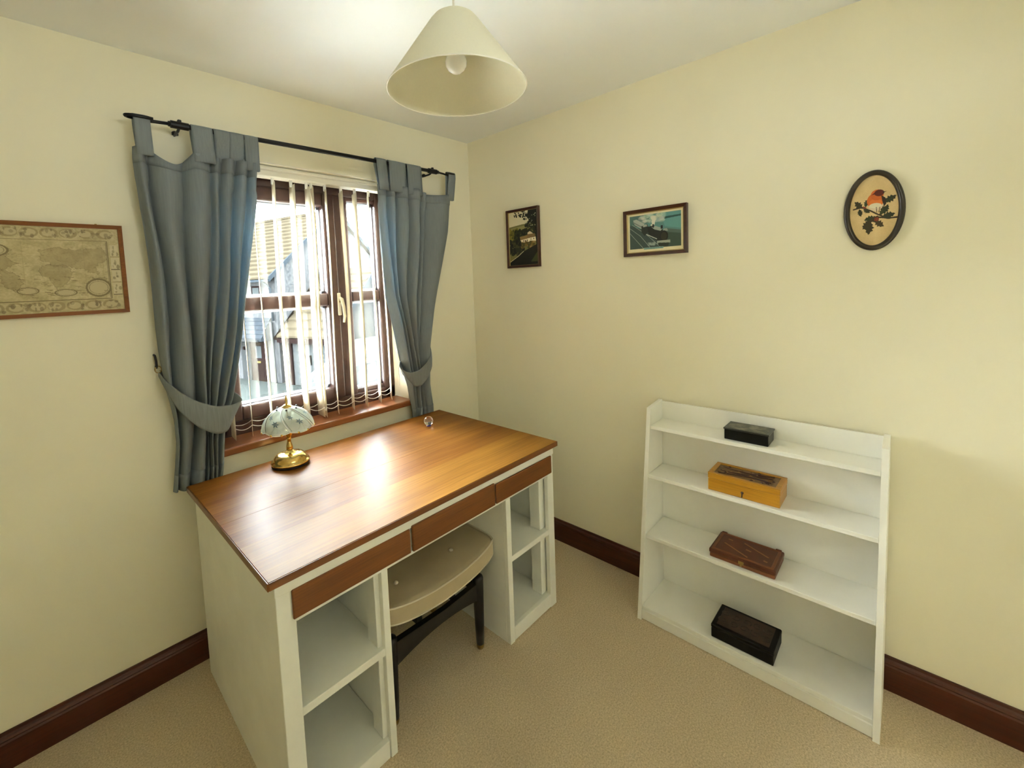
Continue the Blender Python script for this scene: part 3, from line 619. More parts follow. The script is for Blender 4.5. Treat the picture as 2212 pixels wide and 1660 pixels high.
# ------------------------------------------------------------------ prints: little paintings as vertex colours on a fine grid
class Canvas:
    def __init__(s, w_, h_, bgc):
        s.w, s.h = w_, h_; s.a = np.ones((h_, w_, 3))*np.array(bgc); yy, xx = np.mgrid[0:h_, 0:w_]; s.x = (xx+.5)/w_; s.y = (yy+.5)/h_
    def put(s, m_, c, al=1.0): s.a[m_] = s.a[m_]*(1-al)+np.array(c)*al
    def ell(s, cx, cy, rx, ry, c, al=1.0, ring=None):
        d = ((s.x-cx)/rx)**2+((s.y-cy)/ry)**2; m_ = d <= 1
        if ring: m_ &= d >= (1-ring)**2
        s.put(m_, c, al)
    def poly(s, P, c, al=1.0):
        m_ = np.zeros(s.x.shape, bool); n = len(P)
        for i in range(n):
            (x0, y0), (x1, y1) = P[i], P[(i+1) % n]
            if y0 == y1: continue
            cr = ((y0 > s.y) != (y1 > s.y)) & (s.x < (x1-x0)*(s.y-y0)/(y1-y0)+x0); m_ ^= cr
        s.put(m_, c, al)
    def line(s, P, wd, c, al=1.0):
        asp = s.h/s.w
        for (x0, y0), (x1, y1) in zip(P[:-1], P[1:]):
            dx, dy = x1-x0, (y1-y0)*asp; L2 = dx*dx+dy*dy+1e-12; tt = np.clip(((s.x-x0)*dx+(s.y-y0)*asp*dy)/L2, 0, 1)
            d = np.hypot(s.x-x0-tt*dx, (s.y-y0)*asp-tt*dy); s.put(d < wd/2, c, al)
    def noise(s, amt, cells=(24, 18), seed=0):
        r = np.random.RandomState(seed); g = r.rand(cells[1]+2, cells[0]+2)
        gx = s.x*cells[0]; gy = s.y*cells[1]; ix = gx.astype(int); iy = gy.astype(int); fx = (gx-ix); fy = (gy-iy)
        v = g[iy, ix]*(1-fx)*(1-fy)+g[iy, ix+1]*fx*(1-fy)+g[iy+1, ix]*(1-fx)*fy+g[iy+1, ix+1]*fx*fy
        return (v-.5)*amt
t = NT('print_ink'); at = t.add('ShaderNodeAttribute', attribute_name='ink'); t.link(at.outputs['Color'], t.p.inputs['Base Color']); t.p.inputs['Roughness'].default_value = 0.55; MATS['print_ink'] = t.m
def printmesh(name, cv, fn, parent, mask=None):
    """fn(u,v) -> world point; u right, v down"""
    w_, h_ = cv.w, cv.h
    V = [fn((i+.5)/w_ if 0 < i < w_-1 else (0 if i == 0 else 1), (j+.5)/h_ if 0 < j < h_-1 else (0 if j == 0 else 1)) for j in range(h_) for i in range(w_)]
    Fc = [[j*w_+i, j*w_+i+1, (j+1)*w_+i+1, (j+1)*w_+i] for j in range(h_-1) for i in range(w_-1) if mask is None or (mask[j, i] and mask[j+1, i] and mask[j, i+1] and mask[j+1, i+1])]
    o = add(name, V, Fc, 'print_ink', parent)
    ca = o.data.color_attributes.new('ink', 'FLOAT_COLOR', 'POINT'); a = np.clip(cv.a*1.06, 0, 255)/255.0
    l_ = np.where(a <= .04045, a/12.92, ((a+.055)/1.055)**2.4); buf = np.ones((h_*w_, 4), np.float32); buf[:, :3] = l_.reshape(-1, 3)
    ca.data.foreach_set('color', buf.ravel()); return o
def frame4(parent, name, pt, w0, h0, bw, th, m, bev=.002, z0=0.0):
    """four mitred bars; pt(u,v,d): u across, v up, d off the wall"""
    for k in range(4):
        if k == 0: q = [(0, 0), (w0, 0), (w0-bw, bw), (bw, bw)]
        elif k == 1: q = [(w0, 0), (w0, h0), (w0-bw, h0-bw), (w0-bw, bw)]
        elif k == 2: q = [(w0, h0), (0, h0), (bw, h0-bw), (w0-bw, h0-bw)]
        else: q = [(0, h0), (0, 0), (bw, bw), (bw, h0-bw)]
        inner = th*.7
        V = [pt(*q[0], z0), pt(*q[1], z0), pt(*q[2], z0), pt(*q[3], z0), pt(*q[0], th), pt(*q[1], th), pt(*q[2], inner), pt(*q[3], inner)]
        add(name, V, [[0, 1, 2, 3], [4, 5, 6, 7], [0, 1, 5, 4], [1, 2, 6, 5], [2, 3, 7, 6], [3, 0, 4, 7]], m, parent)

# framed antique map, window wall
MX0, MX1, MZ0, MZ1 = -2.215, -1.752, 1.421, 1.726
mp = thing('framed_map', (-1.98, -.002, MZ0), 'antique style world map in a thin reddish wood frame', 'picture')
pf = lambda u, v, d: (MX0+u, -d-.001, MZ0+v)
frame4(mp, 'frame_bar', pf, MX1-MX0, MZ1-MZ0, .0125, .018, 'map_frame')
cv = Canvas(330, 216, (176, 162, 118)); cv.a += cv.noise(26, (30, 20), 1)[..., None]+cv.noise(20, (120, 80), 2)[..., None]
ink = (104, 90, 58); rr = np.random.RandomState(11)
for i in range(9):                       # border vignettes along the top and bottom
    x = .03+.105*i
    for y in (.075, .925):
        cv.ell(x+.045, y, .050, .056, (146, 130, 88), .8); cv.ell(x+.045+rr.uniform(-.01, .01), y, .036, .038, (186, 172, 130), .8)
        for k in range(9): cv.ell(x+rr.uniform(0, .10), y+rr.uniform(-.045, .045), rr.uniform(.004, .014), rr.uniform(.008, .026), ink if k % 3 else (192, 178, 138), rr.uniform(.3, .6))
for i in range(4):                       # side panels
    for x in (.035, .965):
        y = .20+.155*i; cv.poly([(x-.026, y), (x+.026, y), (x+.026, y+.14), (x-.026, y+.14)], (190, 178, 140)); [cv.ell(x+rr.uniform(-.018, .018), y+rr.uniform(.03, .12), rr.uniform(.004, .010), rr.uniform(.012, .035), ink if k % 2 else (200, 188, 152), rr.uniform(.35, .65)) for k in range(8)]; cv.line([(x-.026, y+.145), (x+.026, y+.145)], .004, (92, 78, 52))
cv.line([(.075, .155), (.925, .155), (.925, .855), (.075, .855), (.075, .155)], .005, (112, 98, 60)); cv.line([(.083, .167), (.917, .167), (.917, .843), (.083, .843), (.083, .167)], .002, ink)
for k in range(6): cv.line([(.09, .2+.12*k), (.91, .2+.12*k)], .0015, (140, 124, 82), .6)
for k in range(8): cv.line([(.12+.11*k, .17), (.12+.11*k, .84)], .0015, (146, 130, 88), .45)
land = (138, 122, 78)
for P in ([(.17, .26), (.30, .22), (.40, .27), (.36, .36), (.42, .42), (.34, .50), (.28, .45), (.20, .44), (.14, .36)], [(.34, .50), (.42, .55), (.44, .64), (.40, .74), (.35, .70), (.33, .58)], [(.53, .28), (.62, .24), (.74, .27), (.90, .25), (.91, .40), (.84, .46), (.86, .56), (.77, .50), (.70, .47), (.62, .46), (.55, .40)], [(.56, .44), (.66, .44), (.72, .53), (.66, .68), (.61, .72), (.58, .60), (.52, .52)], [(.82, .60), (.90, .60), (.91, .68), (.84, .70)]):
    Q = []
    for (xa, ya), (xb, yb) in zip(P, P[1:]+P[:1]):
        for k in range(8): Q.append((xa+(xb-xa)*k/8+rr.uniform(-.011, .011), ya+(yb-ya)*k/8+rr.uniform(-.014, .014)))
    cv.poly(Q, land, .42); cv.line(Q+[Q[0]], .0022, (110, 96, 60), .6)
for k in range(190):
    x, y = rr.uniform(.12, .90), rr.uniform(.20, .80); cv.line([(x, y), (x+rr.uniform(-.025, .025), y+rr.uniform(-.02, .02))], .0025, (116, 102, 66), .45)
for cx_, cy_, rx, ry in ((.30, .28, .075, .06), (.46, .74, .05, .035), (.66, .77, .055, .035), (.85, .72, .065, .09), (.15, .72, .065, .09)):
    cv.ell(cx_, cy_, rx*1.18, ry*1.25, (112, 98, 60), .85); cv.ell(cx_, cy_, rx, ry, (180, 166, 124)); cv.ell(cx_, cy_, rx*.9, ry*.88, ink, .5, .08)
for k in range(26):
    x, y = rr.uniform(.40, .90), rr.uniform(.58, .82); cv.line([(x, y), (x+.03, y+.004)], .005, (112, 98, 60), .6)
printmesh('map_print', cv, lambda u, v: (MX0+.0115+u*(MX1-MX0-.023), -.008, MZ1-.0115-v*(MZ1-MZ0-.023)), mp)
box('backing', MX0+.004, MX1-.004, -.0075, -.001, MZ0+.004, MZ1-.004, 'mount_cream', mp, 0)
box('hanger', (MX0+MX1)/2+.16, (MX0+MX1)/2+.166, -.006, -.001, MZ1, MZ1+.004, 'brass_dull', mp, 0)

def side_frame(name, label, y0, y1, z0, z1, bw, th, m, slip=None):
    """picture on the right-hand wall; y0 is its left edge (larger y)"""
    r = thing(name, (-.004, (y0+y1)/2, z0), label, 'picture'); W_, H_ = y0-y1, z1-z0
    pt = lambda u, v, d: (-d-.001, y0-u, z0+v)
    frame4(r, 'frame_bar', pt, W_, H_, bw, th, m)
    ins = bw
    if slip:
        p2 = lambda u, v, d: (-d-.001, y0-bw-u, z0+bw+v); frame4(r, 'gilt_slip', p2, W_-2*bw, H_-2*bw, slip, th*.7, 'gilt'); ins = bw+slip
    box('backing', -.006, -.001, y1+.004, y0-.004, z0+.004, z1-.004, 'mount_cream', r, 0)
    return r, ins
# landscape photograph
r, ins = side_frame('framed_photograph', 'narrow dark framed photograph of a white cottage among trees', -.313, -.544, 1.552, 1.884, .013, .020, 'dark_frame', .0015)
cv = Canvas(150, 240, (206, 198, 168)); rr = np.random.RandomState(4)
cv.poly([(0, .27), (.5, .24), (1, .25), (1, 1), (0, 1)], (112, 108, 62)); cv.poly([(0, .30), (.6, .27), (.6, .34), (0, .36)], (136, 128, 78))
def foliage(n, x0, x1, y0, y1, cols, r0, r1):
    for k in range(n): c = cols[rr.randint(len(cols))]; cv.ell(rr.uniform(x0, x1), rr.uniform(y0, y1), rr.uniform(r0, r1), rr.uniform(r0, r1)*.62, c)
foliage(120, 0, .35, .33, .50, [(92, 88, 30), (120, 112, 40), (60, 62, 24)], .02, .06); foliage(120, .2, .6, .35, .56, [(28, 34, 16), (44, 48, 20), (18, 22, 12)], .02, .06)
foliage(120, .6, 1, .22, .48, [(34, 38, 20), (60, 62, 34), (20, 22, 12)], .02, .05); foliage(80, 0, .5, .52, .8, [(16, 18, 10), (34, 36, 18), (60, 58, 30), (24, 24, 14)], .03, .08)
cv.poly([(.38, .47), (.64, .455), (.70, .515), (.40, .535)], (140, 112, 66)); cv.poly([(.66, .41), (.74, .385), (.84, .43), (.84, .47), (.66, .47)], (214, 198, 164)); cv.poly([(.64, .44), (.90, .435), (.93, .50), (.66, .515)], (126, 100, 62))
cv.poly([(.40, .535), (.70, .515), (.70, .58), (.46, .595)], (226, 212, 178)); cv.poly([(.66, .515), (.93, .50), (.95, .575), (.68, .58)], (232, 222, 192))
for x, y in ((.50, .555), (.56, .553), (.63, .55), (.76, .535), (.86, .53)): cv.poly([(x, y-.012), (x+.03, y-.012), (x+.03, y+.012), (x, y+.012)], (40, 32, 22))
foliage(60, .42, .9, .585, .68, [(120, 96, 44), (90, 76, 34), (70, 66, 30), (150, 120, 70)], .02, .05)
cv.poly([(0, .92), (.45, .76), (.95, .64), (1, .62), (1, 1), (0, 1)], (14, 17, 9)); cv.line([(0, .93), (.3, .83), (.5, .745)], .02, (190, 180, 140)); cv.poly([(.75, .95), (1, .76), (1, .95)], (58, 66, 36))
foliage(70, .72, 1.0, 0, .24, [(10, 12, 8), (16, 18, 10)], .03, .07); foliage(60, .2, .95, 0, .10, [(10, 12, 8), (20, 22, 12)], .012, .03); foliage(40, .5, .8, .08, .17, [(12, 14, 8), (26, 28, 14)], .012, .028)
cv.line([(.96, 0), (.97, .5), (.99, .72)], .05, (12, 12, 8)); foliage(26, .55, .95, .05, .3, [(206, 198, 168), (180, 176, 140)], .006, .014)
printmesh('photo_print', cv, lambda u, v: (-.009, -.313-ins-u*(.231-2*ins), 1.884-ins-v*(.332-2*ins)), r)
# steam train photograph
r, ins = side_frame('framed_photograph.001', 'dark framed steam train photograph hanging in the middle of the wall', -1.038, -1.323, 1.567, 1.778, .0145, .020, 'dark_frame', .004)
ins += 0
cv = Canvas(240, 170, (214, 204, 168)); x0, x1, y0, y1 = .035, .965, .05, .92
cv.poly([(x0, y0), (x1, y0), (x1, y1), (x0, y1)], (84, 130, 128)); S = lambda P: [(x0+(x1-x0)*a, y0+(y1-y0)*b) for a, b in P]
cv.poly(S([(.62, 0), (1, 0), (1, .5), (.7, .4)]), (92, 146, 146)); cv.poly(S([(.66, .12), (1, .10), (1, .15), (.7, .18)]), (44, 84, 80)); cv.poly(S([(0, 0), (.35, .0), (.5, .2), (.1, .35), (0, .4)]), (70, 104, 100))
cv.poly(S([(0, .25), (.3, .45), (.75, 1), (0, 1)]), (58, 76, 72)); cv.poly(S([(.75, .55), (1, .62), (1, 1), (.6, 1)]), (56, 76, 66)); cv.poly(S([(.7, .45), (1, .55), (1, .64), (.7, .56)]), (78, 98, 92))
for a in ([(.0, .35), (.22, .62), (.42, 1)], [(.0, .5), (.1, .68), (.28, 1)], [(.05, .25), (.35, .6), (.62, 1)]): cv.line(S(a), .008, (148, 158, 150))
rr = np.random.RandomState(2)
for k in range(60): cv.ell(*S([(rr.uniform(.22, .68), rr.uniform(0, .22))])[0], rr.uniform(.02, .07), rr.uniform(.02, .06), (196+rr.randint(-26, 22), 200+rr.randint(-20, 16), 186), .33)
for k in range(14): cv.ell(*S([(.46+rr.uniform(-.02, .02)+.002*k, .34-.02*k)])[0], .022+.002*k, .03, (208, 206, 190), .8)
cv.poly(S([(.07, .12), (.14, .10), (.30, .26), (.30, .46), (.10, .26)]), (158, 166, 160)); cv.poly(S([(.07, .16), (.28, .36), (.28, .40), (.07, .20)]), (112, 122, 118))
cv.poly(S([(.24, .32), (.36, .28), (.40, .50), (.30, .62), (.24, .50)]), (36, 44, 42)); cv.poly(S([(.26, .30), (.34, .28), (.36, .34), (.28, .36)]), (150, 156, 148))
cv.poly(S([(.36, .36), (.48, .34), (.64, .46), (.72, .60), (.70, .84), (.55, .80), (.38, .62)]), (26, 32, 30)); cv.poly(S([(.44, .38), (.52, .36), (.66, .45), (.62, .52), (.50, .46)]), (150, 160, 152)); cv.poly(S([(.68, .46), (.74, .46), (.76, .54), (.66, .53)]), (140, 150, 142))
cv.ell(*S([(.68, .68)])[0], .075, .14, (24, 26, 22)); cv.ell(*S([(.68, .68)])[0], .052, .10, (44, 42, 32)); cv.poly(S([(.46, .30), (.49, .30), (.49, .40), (.46, .40)]), (20, 24, 22)); cv.poly(S([(.62, .36), (.66, .36), (.66, .46), (.62, .46)]), (20, 24, 22))
cv.line(S([(.34, .58), (.54, .74)]), .014, (186, 190, 178)); cv.poly(S([(.55, .80), (.80, .80), (.80, .88), (.55, .88)]), (150, 158, 146)); cv.poly(S([(.57, .86), (.78, .88), (.76, .98), (.58, .96)]), (36, 44, 38))
for k in range(24): cv.ell(*S([(rr.uniform(.38, .52), rr.uniform(.84, .92))])[0], .02, .022, (150, 162, 154), .5)
cv.poly([(.30, .90), (.66, .90), (.66, .95), (.30, .95)], (122, 158, 152))
for k in range(17): cv.poly([(.325+.019*k, .916), (.338+.019*k, .916), (.338+.019*k, .934), (.325+.019*k, .934)], (66, 100, 98), .7)
printmesh('photo_print', cv, lambda u, v: (-.009, -1.038-ins-u*(.285-2*ins), 1.778-ins-v*(.211-2*ins)), r)
# oval robin picture
OY, OZ, OA, OB = -1.914, 1.660, .078, .1325
ov = thing('oval_picture', (-.004, OY, OZ-OB), 'oval dark framed picture of a robin on a holly branch', 'picture')
prof = [(-.008, 0), (-.009, .008), (-.006, .015), (0, .018), (.005, .016), (.008, .010), (.008, 0)]
V, Fc = [], []; ns = 64
for k in range(ns):
    a = 2*math.pi*k/ns
    for d, h_ in prof: V.append((-.001-h_, OY-(OA-.009+d)*math.cos(a), OZ+(OB-.009+d)*math.sin(a)))
npf = len(prof)
for k in range(ns):
    for j in range(npf): Fc.append([k*npf+j, k*npf+(j+1) % npf, ((k+1) % ns)*npf+(j+1) % npf, ((k+1) % ns)*npf+j])
add('frame', V, Fc, 'oval_frame', ov, True)
cv = Canvas(190, 300, (204, 178, 128)); cv.a += cv.noise(14, (9, 14), 3)[..., None]+cv.noise(8, (90, 140), 5)[..., None]
tw_ = (52, 36, 18); lf = (50, 48, 22)
cv.line([(1.0, .62), (.78, .625), (.70, .61), (.58, .60), (.44, .64)], .035, tw_); cv.line([(.70, .60), (.56, .55), (.44, .50), (.26, .44), (.10, .46)], .03, tw_); cv.line([(.62, .56), (.66, .50), (.68, .44)], .02, tw_)
def holly(cx_, cy_, L, a, c):
    P = []; n = 9
    for s in (1, -1):
        for j in range(n+1):
            t_ = j/n if s == 1 else 1-j/n; wd = L*.34*math.sin(math.pi*min(1, t_*1.02))*(1.0 if j % 2 else .55)*s
            P.append((cx_+(t_*L*math.cos(a)-wd*math.sin(a)), cy_+(t_*L*math.sin(a)+wd*math.cos(a))*.62))
    cv.poly(P, c)
for q in ((.28, .46, .24, -2.3), (.33, .44, .20, -1.2), (.22, .46, .18, 1.4), (.30, .47, .16, .6), (.62, .57, .26, -.9), (.66, .60, .26, -.2), (.55, .60, .24, 3.0), (.60, .58, .22, 2.5), (.46, .63, .26, 2.3), (.44, .65, .30, 1.7), (.52, .64, .24, .7), (.70, .55, .20, -1.2), (.70, .40, .26, -.5), (.74, .41, .18, -.9)):
    holly(*q, (rr.randint(40, 62), rr.randint(42, 56), 22))
cv.ell(.54, .395, .155, .115, (206, 190, 160)); cv.ell(.53, .365, .165, .105, (196, 98, 28)); cv.ell(.53, .40, .12, .06, (206, 112, 40)); cv.ell(.56, .29, .125, .075, (190, 92, 26))
cv.ell(.60, .265, .095, .045, (92, 28, 12)); cv.poly([(.44, .29), (.56, .23), (.66, .235), (.60, .26), (.50, .28)], (84, 26, 10)); cv.poly([(.66, .25), (.74, .255), (.67, .275)], (52, 34, 22)); cv.poly([(.64, .30), (.72, .34), (.74, .42), (.70, .46), (.66, .38)], (44, 30, 16)); cv.ell(.53, .435, .12, .035, (212, 204, 176))
for k in range(5): cv.ell(.56+.03*math.cos(k*1.3), .625+.018*math.sin(k*1.3), .020, .013, (126, 46, 24))
for k in range(3): cv.ell(.30+.02*k, .44+.006*k, .018, .012, (126, 46, 24))
cv.line([(.55, .46), (.56, .53)], .012, (60, 40, 24)); cv.line([(.62, .46), (.60, .53)], .012, (60, 40, 24))
msk = (((cv.x-.5)/.5)**2+((cv.y-.5)/.5)**2) <= 1.0
printmesh('painting', cv, lambda u, v: (-.008, OY+(OA-.014)*(1-2*u), OZ+(OB-.014)*(1-2*v)), ov, msk)

# ------------------------------------------------------------------ pendant lamp
PX, PY, PZ = -1.080, -1.059, 2.034
pd = thing('pendant_lamp', (PX, PY, PZ), 'cream conical pendant lampshade hanging from the ceiling', 'lamp')
pr = [(.200, 0), (.1985, .003), (.072, .182), (.060, .196), (.046, .205), (.030, .210), (.014, .2115)]
V, Fc = lathevf(pr, (PX, PY, PZ), 64, False); sh = solid(add('shade', V, Fc, 'shade_cloth', pd, True), .0016)
a_ = np.linspace(0, 2*math.pi, 65)[:-1]; tube('rim_wire', [(PX+.2*math.cos(a), PY+.2*math.sin(a), PZ) for a in a_], .0018, 'cream_plastic', sh, 6, True)
lathe('lamp_holder', [(.012, .112), (.014, .114), (.018, .150), (.014, .160), (.012, .208), (.006, .215)], (PX, PY, PZ), 'white_plastic', pd, 20)
tube('cable', [(PX, PY, PZ+.21), (PX-.001, PY, HC-.02)], .0032, 'cream_plastic', pd, 8)
lathe('ceiling_rose', [(.010, -.028), (.030, -.026), (.038, -.012), (.040, 0)], (PX, PY, HC), 'white_plastic', pd, 28)
note(lathe('bulb', [(.001, .046), (.012, .048), (.022, .054), (.029, .064), (.0315, .076), (.029, .090), (.021, .102), (.014, .110), (.013, .118)], (PX, PY, PZ), 'bulb_glass', pd, 28), 'clear glass bulb')

# ------------------------------------------------------------------ outside: house, garage, car, street
EY = math.radians(105-180); EA = Vector((math.cos(EY), math.sin(EY), 0)); EN = Vector((math.cos(math.radians(195)), math.sin(math.radians(195)), 0)); GZ = -2.56
def E3(a, n, z): p = EA*a+EN*n; return (p.x, p.y, z)
def ebox(name, a0, a1, n0, n1, z0, z1, m, parent=None, bev=0):
    V, Fc = boxvf(a0, a1, n0, n1, z0, z1, bev); return add(name, [E3(*v) for v in V], Fc, m, parent)
def eprism(name, poly, axis, t0, t1, m, parent=None):   # axis 'a': poly in (n,z); axis 'n': poly in (a,z)
    fn = (lambda p, q, t: E3(t, p, q)) if axis == 'a' else (lambda p, q, t: E3(p, t, q))
    V, Fc = prismvf(poly, fn, t0, t1); return add(name, V, Fc, m, parent)
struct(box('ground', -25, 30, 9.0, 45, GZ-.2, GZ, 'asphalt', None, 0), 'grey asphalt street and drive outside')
struct(box('ground.001', -25, 30, .6, 9.0, GZ-.2, GZ-.01, 'bounce_ground', None, 0), 'unseen pale ground added below the window to bounce light indoors')  # near ground out of view, made pale to throw light up onto the ceiling
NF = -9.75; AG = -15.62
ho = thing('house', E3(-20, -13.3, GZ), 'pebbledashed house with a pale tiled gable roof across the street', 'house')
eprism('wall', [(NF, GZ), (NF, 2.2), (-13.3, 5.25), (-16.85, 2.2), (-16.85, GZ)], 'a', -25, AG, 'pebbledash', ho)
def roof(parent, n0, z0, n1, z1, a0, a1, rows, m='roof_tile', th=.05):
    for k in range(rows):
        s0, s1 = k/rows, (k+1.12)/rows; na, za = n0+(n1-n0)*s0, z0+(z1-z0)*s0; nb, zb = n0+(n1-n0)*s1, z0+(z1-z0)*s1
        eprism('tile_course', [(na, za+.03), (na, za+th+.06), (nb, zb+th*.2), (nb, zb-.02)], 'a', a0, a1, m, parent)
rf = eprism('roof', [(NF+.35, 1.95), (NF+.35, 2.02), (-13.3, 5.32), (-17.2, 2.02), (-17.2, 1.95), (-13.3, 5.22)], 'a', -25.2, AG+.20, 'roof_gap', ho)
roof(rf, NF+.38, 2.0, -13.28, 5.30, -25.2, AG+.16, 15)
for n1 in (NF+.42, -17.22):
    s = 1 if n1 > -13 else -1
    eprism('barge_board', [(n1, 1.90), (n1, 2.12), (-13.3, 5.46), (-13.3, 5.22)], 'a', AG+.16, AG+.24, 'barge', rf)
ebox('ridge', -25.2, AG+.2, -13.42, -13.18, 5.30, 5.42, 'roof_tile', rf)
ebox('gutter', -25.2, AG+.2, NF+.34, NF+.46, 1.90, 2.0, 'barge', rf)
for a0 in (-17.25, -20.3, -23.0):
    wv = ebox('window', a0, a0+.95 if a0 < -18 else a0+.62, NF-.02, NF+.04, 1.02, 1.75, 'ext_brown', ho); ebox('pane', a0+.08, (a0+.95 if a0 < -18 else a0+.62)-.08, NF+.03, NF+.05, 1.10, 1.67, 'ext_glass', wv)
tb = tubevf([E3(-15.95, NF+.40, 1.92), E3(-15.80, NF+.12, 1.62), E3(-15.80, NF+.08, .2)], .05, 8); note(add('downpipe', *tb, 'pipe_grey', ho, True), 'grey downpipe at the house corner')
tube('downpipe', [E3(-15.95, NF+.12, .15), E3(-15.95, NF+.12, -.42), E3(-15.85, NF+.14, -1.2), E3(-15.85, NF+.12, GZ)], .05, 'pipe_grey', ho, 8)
# porch and front door
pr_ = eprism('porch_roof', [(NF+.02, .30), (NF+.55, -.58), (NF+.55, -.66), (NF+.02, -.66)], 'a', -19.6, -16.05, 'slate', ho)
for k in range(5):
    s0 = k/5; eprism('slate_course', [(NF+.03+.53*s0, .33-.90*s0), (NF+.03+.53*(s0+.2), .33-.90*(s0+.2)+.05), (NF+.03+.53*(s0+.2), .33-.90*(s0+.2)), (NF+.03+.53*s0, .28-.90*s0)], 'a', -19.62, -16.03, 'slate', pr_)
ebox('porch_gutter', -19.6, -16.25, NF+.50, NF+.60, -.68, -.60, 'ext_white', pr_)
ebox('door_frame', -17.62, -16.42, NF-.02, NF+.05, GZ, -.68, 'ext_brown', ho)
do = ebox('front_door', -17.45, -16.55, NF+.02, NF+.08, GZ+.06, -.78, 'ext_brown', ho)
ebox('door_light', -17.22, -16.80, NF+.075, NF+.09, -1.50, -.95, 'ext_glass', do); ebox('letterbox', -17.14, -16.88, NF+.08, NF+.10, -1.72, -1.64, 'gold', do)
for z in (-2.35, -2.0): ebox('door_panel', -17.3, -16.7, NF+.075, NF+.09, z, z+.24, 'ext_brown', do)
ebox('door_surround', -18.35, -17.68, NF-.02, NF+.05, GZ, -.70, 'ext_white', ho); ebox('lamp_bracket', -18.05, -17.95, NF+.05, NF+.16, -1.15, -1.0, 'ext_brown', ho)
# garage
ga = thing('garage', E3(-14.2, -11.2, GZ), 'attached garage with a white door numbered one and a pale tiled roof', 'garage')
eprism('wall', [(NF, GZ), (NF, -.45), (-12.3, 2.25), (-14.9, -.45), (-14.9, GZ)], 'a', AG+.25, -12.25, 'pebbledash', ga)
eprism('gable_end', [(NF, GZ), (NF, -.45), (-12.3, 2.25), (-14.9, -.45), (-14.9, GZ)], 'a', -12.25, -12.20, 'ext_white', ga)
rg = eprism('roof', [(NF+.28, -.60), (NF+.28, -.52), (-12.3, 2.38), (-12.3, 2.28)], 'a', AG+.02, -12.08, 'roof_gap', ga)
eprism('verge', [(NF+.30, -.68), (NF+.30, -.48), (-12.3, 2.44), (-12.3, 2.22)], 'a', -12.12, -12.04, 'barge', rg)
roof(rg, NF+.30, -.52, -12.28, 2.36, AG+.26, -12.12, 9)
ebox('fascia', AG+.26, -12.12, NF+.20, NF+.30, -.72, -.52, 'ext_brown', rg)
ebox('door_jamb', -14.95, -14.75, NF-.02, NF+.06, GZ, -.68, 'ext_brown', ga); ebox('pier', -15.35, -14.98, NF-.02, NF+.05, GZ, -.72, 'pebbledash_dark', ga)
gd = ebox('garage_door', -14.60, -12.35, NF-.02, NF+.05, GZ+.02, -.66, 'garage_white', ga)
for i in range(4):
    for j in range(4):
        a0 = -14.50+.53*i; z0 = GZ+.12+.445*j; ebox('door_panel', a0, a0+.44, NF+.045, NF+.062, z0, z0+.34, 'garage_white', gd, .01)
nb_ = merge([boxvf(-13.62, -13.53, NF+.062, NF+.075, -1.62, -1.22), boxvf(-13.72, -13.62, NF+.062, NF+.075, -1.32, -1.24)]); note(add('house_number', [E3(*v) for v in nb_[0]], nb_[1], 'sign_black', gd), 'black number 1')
# white car on the drive, nose towards the street
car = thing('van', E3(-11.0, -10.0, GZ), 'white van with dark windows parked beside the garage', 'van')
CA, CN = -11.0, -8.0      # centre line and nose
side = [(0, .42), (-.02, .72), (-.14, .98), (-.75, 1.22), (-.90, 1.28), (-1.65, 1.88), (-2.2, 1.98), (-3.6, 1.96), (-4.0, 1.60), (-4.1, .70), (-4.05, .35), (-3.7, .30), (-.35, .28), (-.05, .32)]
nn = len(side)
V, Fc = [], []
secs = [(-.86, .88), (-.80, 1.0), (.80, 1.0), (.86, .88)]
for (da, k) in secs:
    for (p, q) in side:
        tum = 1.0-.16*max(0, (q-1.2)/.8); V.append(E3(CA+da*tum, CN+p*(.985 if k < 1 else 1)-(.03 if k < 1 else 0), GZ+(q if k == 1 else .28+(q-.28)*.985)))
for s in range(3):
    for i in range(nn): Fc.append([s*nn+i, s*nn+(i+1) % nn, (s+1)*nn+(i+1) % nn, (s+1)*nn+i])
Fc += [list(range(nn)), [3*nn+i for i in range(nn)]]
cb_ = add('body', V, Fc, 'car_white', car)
def cpt(da, p, q): tum = 1.0-.16*max(0, (q-1.2)/.8); return E3(CA+da*tum, CN+p, GZ+q)
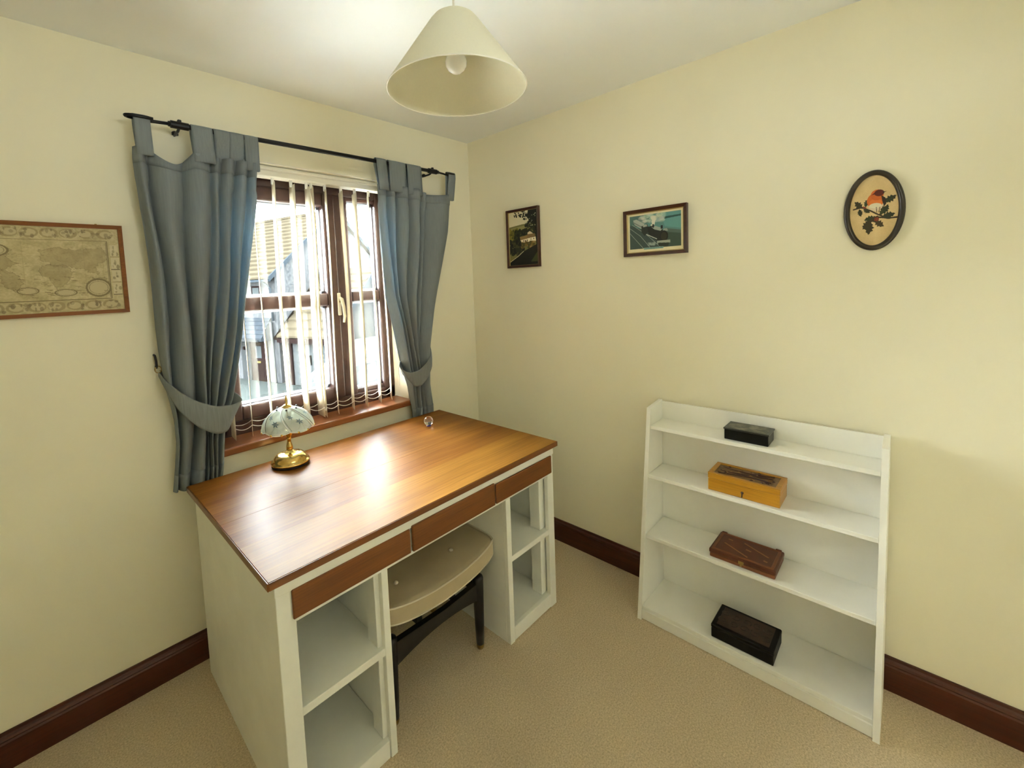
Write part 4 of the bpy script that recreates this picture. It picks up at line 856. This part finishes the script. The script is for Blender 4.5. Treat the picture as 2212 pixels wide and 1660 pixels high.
def quad(name, P, m, par, off=(0, 0)):
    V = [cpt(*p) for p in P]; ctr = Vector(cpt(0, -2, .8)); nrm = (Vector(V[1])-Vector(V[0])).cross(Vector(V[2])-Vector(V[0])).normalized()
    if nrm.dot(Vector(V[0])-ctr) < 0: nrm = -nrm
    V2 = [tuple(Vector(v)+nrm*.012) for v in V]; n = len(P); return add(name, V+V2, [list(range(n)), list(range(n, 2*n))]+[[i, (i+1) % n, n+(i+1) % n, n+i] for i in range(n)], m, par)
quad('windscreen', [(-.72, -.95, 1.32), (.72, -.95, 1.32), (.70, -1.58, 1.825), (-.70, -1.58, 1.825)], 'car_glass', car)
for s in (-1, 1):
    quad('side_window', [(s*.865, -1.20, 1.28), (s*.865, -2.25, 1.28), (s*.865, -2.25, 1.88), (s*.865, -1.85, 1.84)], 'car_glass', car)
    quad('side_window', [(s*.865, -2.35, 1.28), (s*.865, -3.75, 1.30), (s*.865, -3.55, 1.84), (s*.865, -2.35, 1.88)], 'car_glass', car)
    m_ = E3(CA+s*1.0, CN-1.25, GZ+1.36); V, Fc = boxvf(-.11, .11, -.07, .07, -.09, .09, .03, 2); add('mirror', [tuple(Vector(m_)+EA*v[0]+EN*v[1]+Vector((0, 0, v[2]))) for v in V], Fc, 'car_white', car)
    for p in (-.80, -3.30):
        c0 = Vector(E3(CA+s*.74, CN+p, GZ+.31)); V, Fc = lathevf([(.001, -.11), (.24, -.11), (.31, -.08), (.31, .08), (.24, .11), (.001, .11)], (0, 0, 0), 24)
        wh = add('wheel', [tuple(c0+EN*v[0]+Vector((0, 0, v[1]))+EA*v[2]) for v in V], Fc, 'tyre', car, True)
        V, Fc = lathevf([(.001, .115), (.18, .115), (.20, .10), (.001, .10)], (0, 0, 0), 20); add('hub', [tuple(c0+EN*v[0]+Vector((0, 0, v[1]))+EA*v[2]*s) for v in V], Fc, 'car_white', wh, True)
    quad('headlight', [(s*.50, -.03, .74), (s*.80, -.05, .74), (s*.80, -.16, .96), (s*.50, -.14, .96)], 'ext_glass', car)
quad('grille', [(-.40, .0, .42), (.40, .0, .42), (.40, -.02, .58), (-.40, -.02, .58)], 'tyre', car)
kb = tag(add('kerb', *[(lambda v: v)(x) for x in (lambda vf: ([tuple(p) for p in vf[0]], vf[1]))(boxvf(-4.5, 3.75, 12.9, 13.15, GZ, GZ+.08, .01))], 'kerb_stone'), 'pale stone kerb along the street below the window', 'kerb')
